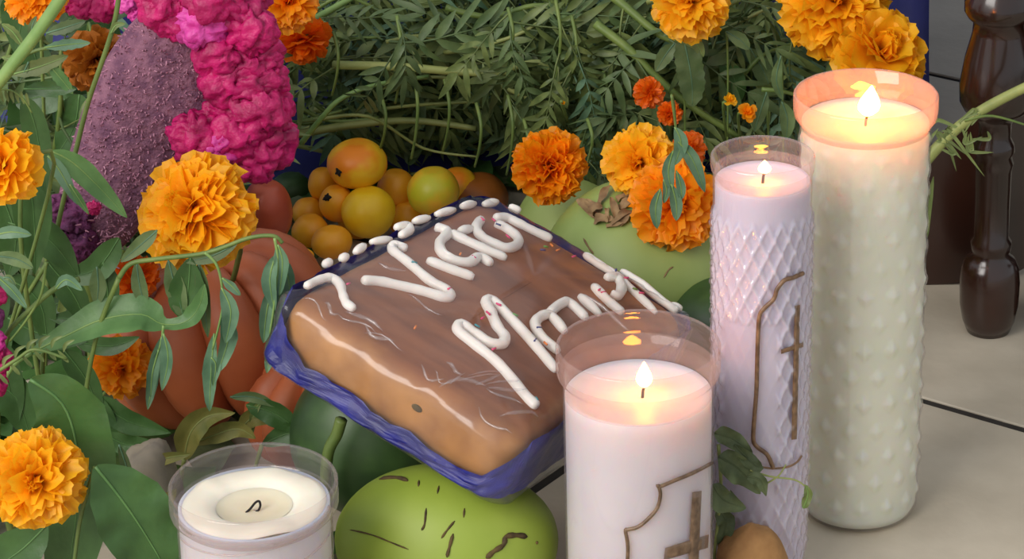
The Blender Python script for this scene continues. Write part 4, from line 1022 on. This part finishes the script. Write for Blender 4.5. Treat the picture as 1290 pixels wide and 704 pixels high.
def sprig(path, rad, label, nleaf=9, mat='stem_olive', down=.6, group='marigold stems in the greenery bundle', scale=1.0, foot=None):
    P = smooth_path(path, 5); root = thing('marigold_sprig', (P[0].x, P[0].y, 0), label, 'plant', group)
    wpart('stem', MB().tube(P, [rad * (1 - .4 * i / (len(P) - 1)) for i in range(len(P))], 7), mat, root)
    for k in range(nleaf):
        t = (k + rl.uniform(.1, .9)) / nleaf; i = min(int(t * (len(P) - 1)), len(P) - 2); p = P[i].lerp(P[i + 1], .5); tg = (P[i + 1] - P[i]).normalized()
        a = rl.uniform(0, 6.28); d = (tg * rl.uniform(-.2, .9) + Vector((math.cos(a) * .8, math.sin(a) * .5 - .12, rl.uniform(-1, .55) - down * .5))).normalized()
        up = Vector((rl.uniform(-.5, .5), -.9, rl.uniform(.1, .9))); y_ = up.cross(d).normalized(); z_ = d.cross(y_)
        s = scale * rl.uniform(.75, 1.15); crowded = False
        for q in (.03, .06, .09):   # keep clear of the fruit pile and of the flowers lying on the coconut
            e = p + d * q * s - Vector((0, 0, q * q * 4 * s))
            if (-.28 < e.x < -.105 and e.y < 1.915 and e.z < .082) or e.z < .004: crowded = True
            if e.x > -.105 and e.y < 1.78 and e.z < .15: crowded = True
            if e.y > 2.045 and e.x < .2 and e.z < .34: crowded = True
        if crowded: continue
        o = link('leaf', rl.choice(LEAVES), None, root)
        o.matrix_local = Matrix.Translation(p - root.location) @ Matrix((d * s, y_ * s, z_ * s)).transposed().to_4x4()
    return root
def pw(pts): return [at_y(a, b, y) for a, b, y in pts]
GL = 'leafy marigold stem lying in the tangled greenery behind the fruit'
sprig(pw([(318, 62, 1.86), (360, 42, 1.85), (410, 16, 1.86), (470, -18, 1.88)]), .0034, 'thick pale stem slanting up from the dark orange marigold', 7, 'stem_pale')
sprig(pw([(420, 82, 1.87), (500, 84, 1.86), (570, 90, 1.86), (628, 92, 1.855), (650, 84, 1.85), (682, 80, 1.85), (700, 102, 1.85), (730, 116, 1.85), (800, 138, 1.84), (850, 152, 1.83)]), .0032, 'long forked stem running level through the middle of the greenery', 16)
sprig(pw([(626, 92, 1.856), (634, 108, 1.852), (662, 122, 1.85), (690, 140, 1.85), (712, 150, 1.85)]), .0022, 'short side stem branching below the long level stem', 7)
sprig(pw([(360, 172, 1.90), (440, 158, 1.90), (520, 152, 1.90), (600, 162, 1.89)]), .0034, 'lower level stem just above the yellow fruit pile', 10)
sprig(pw([(380, 180, 1.86), (404, 150, 1.855), (430, 124, 1.855), (476, 106, 1.86), (540, 96, 1.87)]), .0022, 'thin pale arched stem above the yellow fruit pile', 5, 'stem_pale')
sprig(pw([(752, -20, 1.86), (790, 10, 1.85), (832, 44, 1.84), (884, 62, 1.84)]), .0036, 'thick green stem sloping under the top orange marigold', 9, 'stem')
sprig(pw([(750, 30, 1.84), (792, 62, 1.83), (826, 96, 1.825), (868, 132, 1.82), (930, 172, 1.82)]), .0034, 'thick green stem crossing diagonally towards the lilac candle', 10, 'stem')
sprig(pw([(560, 66, 1.88), (600, 60, 1.87), (660, 40, 1.87), (700, 10, 1.88)]), .0018, 'thin stem rising to the right in the middle greenery', 7)
sprig(pw([(990, 20, 1.82), (1020, 45, 1.81), (1060, 80, 1.80)]), .0024, 'yellowish stem under the largest yellow marigold', 3)
sprig(pw([(850, 36, 1.84), (900, 40, 1.84), (960, 14, 1.84), (1000, -10, 1.85)]), .0016, 'thin stem right of the top orange marigold', 7)
# random tangle, three layers deep
for k in range(34):   # rearmost layer close to the cloth and low layer behind the fruit
    low = k >= 22
    x0_ = rl.uniform(330, 640) if low else rl.uniform(320, 860); y0_ = rl.uniform(120, 195) if low else rl.uniform(-25, 110); yy = rl.uniform(1.95, 2.01)
    ln = rl.uniform(120, 240); a = rl.uniform(-.25, .25)
    P = pw([(x0_ + ln * t * math.cos(a), y0_ + ln * t * math.sin(a) + rl.uniform(-10, 10), yy) for t in (0, .33, .66, 1)])
    for p in P: p.z = max(p.z, .012)
    sprig(P, rl.uniform(.0016, .003), ('low shaded stem against the blue cloth ' if low else 'shaded leafy stem deep in the bundle, ') + ('left' if x0_ < 420 else 'behind' if x0_ < 520 else 'right') + ' of the fruit pile top', 9, rl.choice(('stem_olive', 'stem')), scale=rl.uniform(.75, 1.0), down=.2 if low else .6)
for k in range(44):
    x0_ = rl.uniform(330, 900); y0_ = rl.uniform(-25, 165); yy = rl.choice((1.89, 1.93, 1.97, 2.0)) + rl.uniform(-.012, .012)
    ln = rl.uniform(120, 260); a = rl.uniform(-.35, .35); pts = []
    for i in range(4):
        t = i / 3; pts.append((x0_ + ln * t * math.cos(a), y0_ + ln * t * math.sin(a) + rl.uniform(-14, 14), yy + rl.uniform(-.01, .01)))
    P = pw(pts)
    for p in P: p.z = max(p.z, .006)
    zone = ('beside the cockscomb crest', 'above the yellow fruit pile', 'above the loose-petalled marigold', 'under the top orange marigold')[min(3, int(max(0, x0_ + ln / 2 - 400) // 140))]
    GL = ('thin' if k % 2 else 'sturdy') + (' upper' if y0_ < 50 else ' middle' if y0_ < 110 else ' low') + ' leafy stem in the greenery ' + zone
    sprig(P, rl.uniform(.0013, .0018) if k % 2 else rl.uniform(.0022, .003), GL, 9, rl.choice(('stem_olive', 'stem', 'stem_olive')), scale=rl.uniform(.7, 1.0))
for k in range(12):
    x0_ = rl.uniform(860, 1000); y0_ = rl.uniform(20, 190); yy = rl.uniform(1.80, 1.95)
    P = pw([(x0_, y0_, yy), (x0_ + 30, y0_ + rl.uniform(-40, 20), yy), (x0_ + 80, y0_ + rl.uniform(-60, 20), yy + .01)])
    sprig(P, .0018, ('upper' if y0_ < 75 else 'middle' if y0_ < 130 else 'lower') + ' leafy stem ' + ('just left of the tallest candle' if x0_ > 930 else 'right of the diagonal stem'), 6, 'stem', scale=.8)
for k in range(20):
    x0_ = rl.uniform(-40, 200); y0_ = rl.uniform(-30, 330); yy = rl.uniform(1.66, 1.8)
    P = pw([(x0_, y0_ + 120, yy + .02), (x0_ + 10, y0_ + 50, yy), (x0_ + rl.uniform(-30, 40), y0_ - 30, yy)])
    sprig(P, .002, ('upper' if y0_ < 90 else 'middle' if y0_ < 210 else 'lower') + ' shaded leafy stem ' + ('at the left edge' if x0_ < 60 else 'right behind the plume'), 8, 'stem', scale=1.0, down=.2)
for k in range(8):
    x0_ = rl.uniform(320, 420); y0_ = rl.uniform(0, 150); yy = rl.uniform(1.87, 1.95)
    P = pw([(x0_, y0_, yy), (x0_ + 40, y0_ + rl.uniform(-20, 20), yy), (x0_ + 100, y0_ + rl.uniform(-20, 30), yy)])
    sprig(P, .0018, 'leafy stem between the cockscomb crest and the greenery, ' + ('above' if y0_ < 70 else 'below') + ' the dark orange marigold', 8, 'stem', scale=.9)
# hanging clumps with long drooping leaves
CL = 'drooping leafy sprig hanging down from the greenery bundle'
for a, b, yy, m_ in [(500, 20, 1.83, 110), (520, 90, 1.83, 110), (640, 10, 1.84, 80), (700, 0, 1.83, 110), (720, 20, 1.83, 90), (560, 100, 1.85, 90), (640, 120, 1.83, 100), (660, 150, 1.82, 80), (480, 120, 1.86, 70), (600, 130, 1.84, 80), (760, 90, 1.83, 90), (740, 150, 1.80, 60), (420, 40, 1.85, 80)]:
    P = pw([(a, b, yy), (a + 6, b + m_ * .35, yy - .012), (a + 4, b + m_ * .7, yy - .01), (a - 2, b + m_, yy)])
    sprig(P, .0014, 'drooping sprig hanging ' + ('over the fruit pile' if a < 490 else 'in the middle of the bundle' if a < 620 else 'over the loose-petalled marigold' if b > 100 else 'at the top right of the bundle') + (', upper one' if b < 60 else ', lower one'), 7, 'stem', down=1.6, scale=.75, group='hanging sprigs')
# broader leaves in the right part
r = root_at('broad_leaf', 865, 90, 1.80, 'broad serrated grey-green leaf hanging under the top orange marigold')
leaf_part(r, [(862, 52), (868, 80), (872, 108), (872, 134)], 17, 1.80, 'leaf_grey', widths=[.6, .95, 1, 1, .95, .7, .1], teeth=.06, fold=.15)
leaf_part(r, [(850, 54), (838, 70), (826, 90)], 10, 1.805, 'leaf_grey', teeth=.06)
leaf_part(r, [(855, 50), (876, 54), (886, 72)], 8, 1.80, 'leaf_olive')
stem_part(r, [(862, 52), (862, 90), (864, 240)], 2, 1.81, 'stem')
for i, (pts, hw, yy, lb) in enumerate([([(984, 70), (978, 100), (986, 126)], 7, 1.79, 'narrow leaf left of the tallest candle rim'), ([(966, 116), (958, 140), (950, 166)], 9, 1.78, 'pale pointed leaf above the lilac candle rim'), ([(915, 40), (932, 50), (944, 62)], 9, 1.80, 'short pale leaf right of the top orange marigold'),
                                       ([(985, 128), (992, 150), (990, 176)], 10, 1.78, 'hanging leaf between the two tall candle rims'), ([(905, 70), (925, 100), (930, 130)], 14, 1.83, 'dark broad leaf above the tiny yellow buds'), ([(945, 60), (962, 90), (970, 110)], 13, 1.84, 'dark leaf in shade beside the tallest candle')]):
    r = root_at('narrow_leaf', pts[1][0], pts[1][1], yy, lb, group='leaves near the tall candles')
    leaf_part(r, pts, hw, yy, 'leaf_grey' if i != 4 else 'leaf_deep', seed=i)
    stem_part(r, [pts[0], (pts[0][0] + 2, pts[0][1] + 60), (pts[0][0], 320)], 1.6, yy + .012, 'stem')
# drooping spray over the coconut flowers
r = root_at('wilted_sprig', 850, 190, 1.60, 'wilted sprig of dark leaves hanging over the two coconut marigolds')
stem_part(r, [(846, 120), (850, 150), (852, 175), (848, 205)], 2, 1.60, 'stem')
for i, (pts, hw) in enumerate([([(850, 160), (858, 180), (850, 208)], 9), ([(848, 190), (842, 215), (846, 240)], 8), ([(852, 176), (872, 200), (888, 242)], 9), ([(832, 238), (826, 262), (828, 288)], 8), ([(852, 215), (858, 236), (858, 252)], 6), ([(846, 232), (852, 256), (852, 278)], 8), ([(836, 226), (840, 240), (836, 256)], 5)]):
    leaf_part(r, pts, hw, 1.598 - .012 * (pts[0][1] > 185), 'leaf_blue', fold=.4, seed=i)
stem_part(r, [(846, 120), (850, 140), (854, 220), (856, 330)], 1.8, 1.60, 'stem', dy=.10)
# cut stem poking out to the right of the tall candle
r = root_at('cut_stem', 1180, 190, 1.66, 'long segmented cut stem reaching right in front of the table leg', 'stem')
stem_part(r, [(1150, 222), (1175, 192), (1205, 162), (1245, 134), (1300, 106), (1340, 90)], 8, 1.655, 'stem_olive', taper=.75)
for k in range(14):
    a = k * .45; x_, y_ = 1178 + rl.uniform(0, 60), 180 - rl.uniform(0, 30)
    leaf_part(r, [(x_, y_), (x_ + rl.uniform(-16, 30), y_ + rl.uniform(-18, 26)), (x_ + rl.uniform(-20, 50), y_ + rl.uniform(-20, 46))], 2.6, 1.652, 'leaf_olive', rib=False, name='leaflet')
stem_part(r, [(1215, 152), (1250, 146), (1300, 160)], 2, 1.652, 'stem')
leaf_part(r, [(1176, 222), (1170, 260), (1168, 300)], 4, 1.66, 'leaf_olive', rib=False, name='leaflet')
stem_part(r, [(1150, 222), (1120, 300), (1110, 460)], 6, 1.66, 'stem_olive')

# broad shaded leaves behind the plume and leaves fallen on the floor under everything
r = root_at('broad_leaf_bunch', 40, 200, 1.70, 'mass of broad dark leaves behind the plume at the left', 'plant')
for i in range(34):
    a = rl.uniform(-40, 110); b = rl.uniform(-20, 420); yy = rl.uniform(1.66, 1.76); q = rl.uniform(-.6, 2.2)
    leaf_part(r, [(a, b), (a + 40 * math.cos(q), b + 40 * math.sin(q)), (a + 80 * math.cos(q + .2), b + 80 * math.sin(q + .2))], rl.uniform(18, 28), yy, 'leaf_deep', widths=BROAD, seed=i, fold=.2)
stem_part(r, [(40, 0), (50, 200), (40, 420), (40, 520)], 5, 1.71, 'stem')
spots_ = [(rl.uniform(-.46, -.16), rl.uniform(1.36, 1.62)) for k in range(34)] + [(rl.uniform(-.36, -.24), rl.uniform(1.66, 1.96)) for k in range(16)] + [(rl.uniform(-.24, -.10), rl.uniform(1.9, 1.97)) for k in range(10)] + [(rl.uniform(-.46, -.31), rl.uniform(1.55, 1.9)) for k in range(26)]
for i, (x, y) in enumerate(spots_):
    if math.hypot(x - ec.x, y - ec.y) < .085 or math.hypot(x - fc.x, y - fc.y) < .085 or math.hypot(x - mc.x, y - mc.y) < .07: continue
    q = rl.uniform(0, 6.28); c = Vector((x, y, .003 + .0012 * (i % 7))); d = Vector((math.cos(q), math.sin(q), 0)) * rl.uniform(.022, .034)
    where = 'under the squash and front leaves' if x < -.16 and y < 1.63 else 'at the left behind the flowers' if x < -.31 else 'behind the red fruit' if y < 1.9 and x < -.2 else 'beneath the loaf' if y < 1.63 else 'by the blue cloth'
    t = thing('fallen_leaf', (x, y, 0), 'dark fallen leaf lying on the floor ' + where, 'leaf', 'fallen leaves on the floor')
    wpart('leaf_blade', blade([c - d, c + Vector((0, 0, .004)), c + d], [w * .015 for w in LANCE], (0, 0, 1), .2, .25, 4, 4, i), 'leaf_deep' if i % 4 else 'leaf_wilt', t)
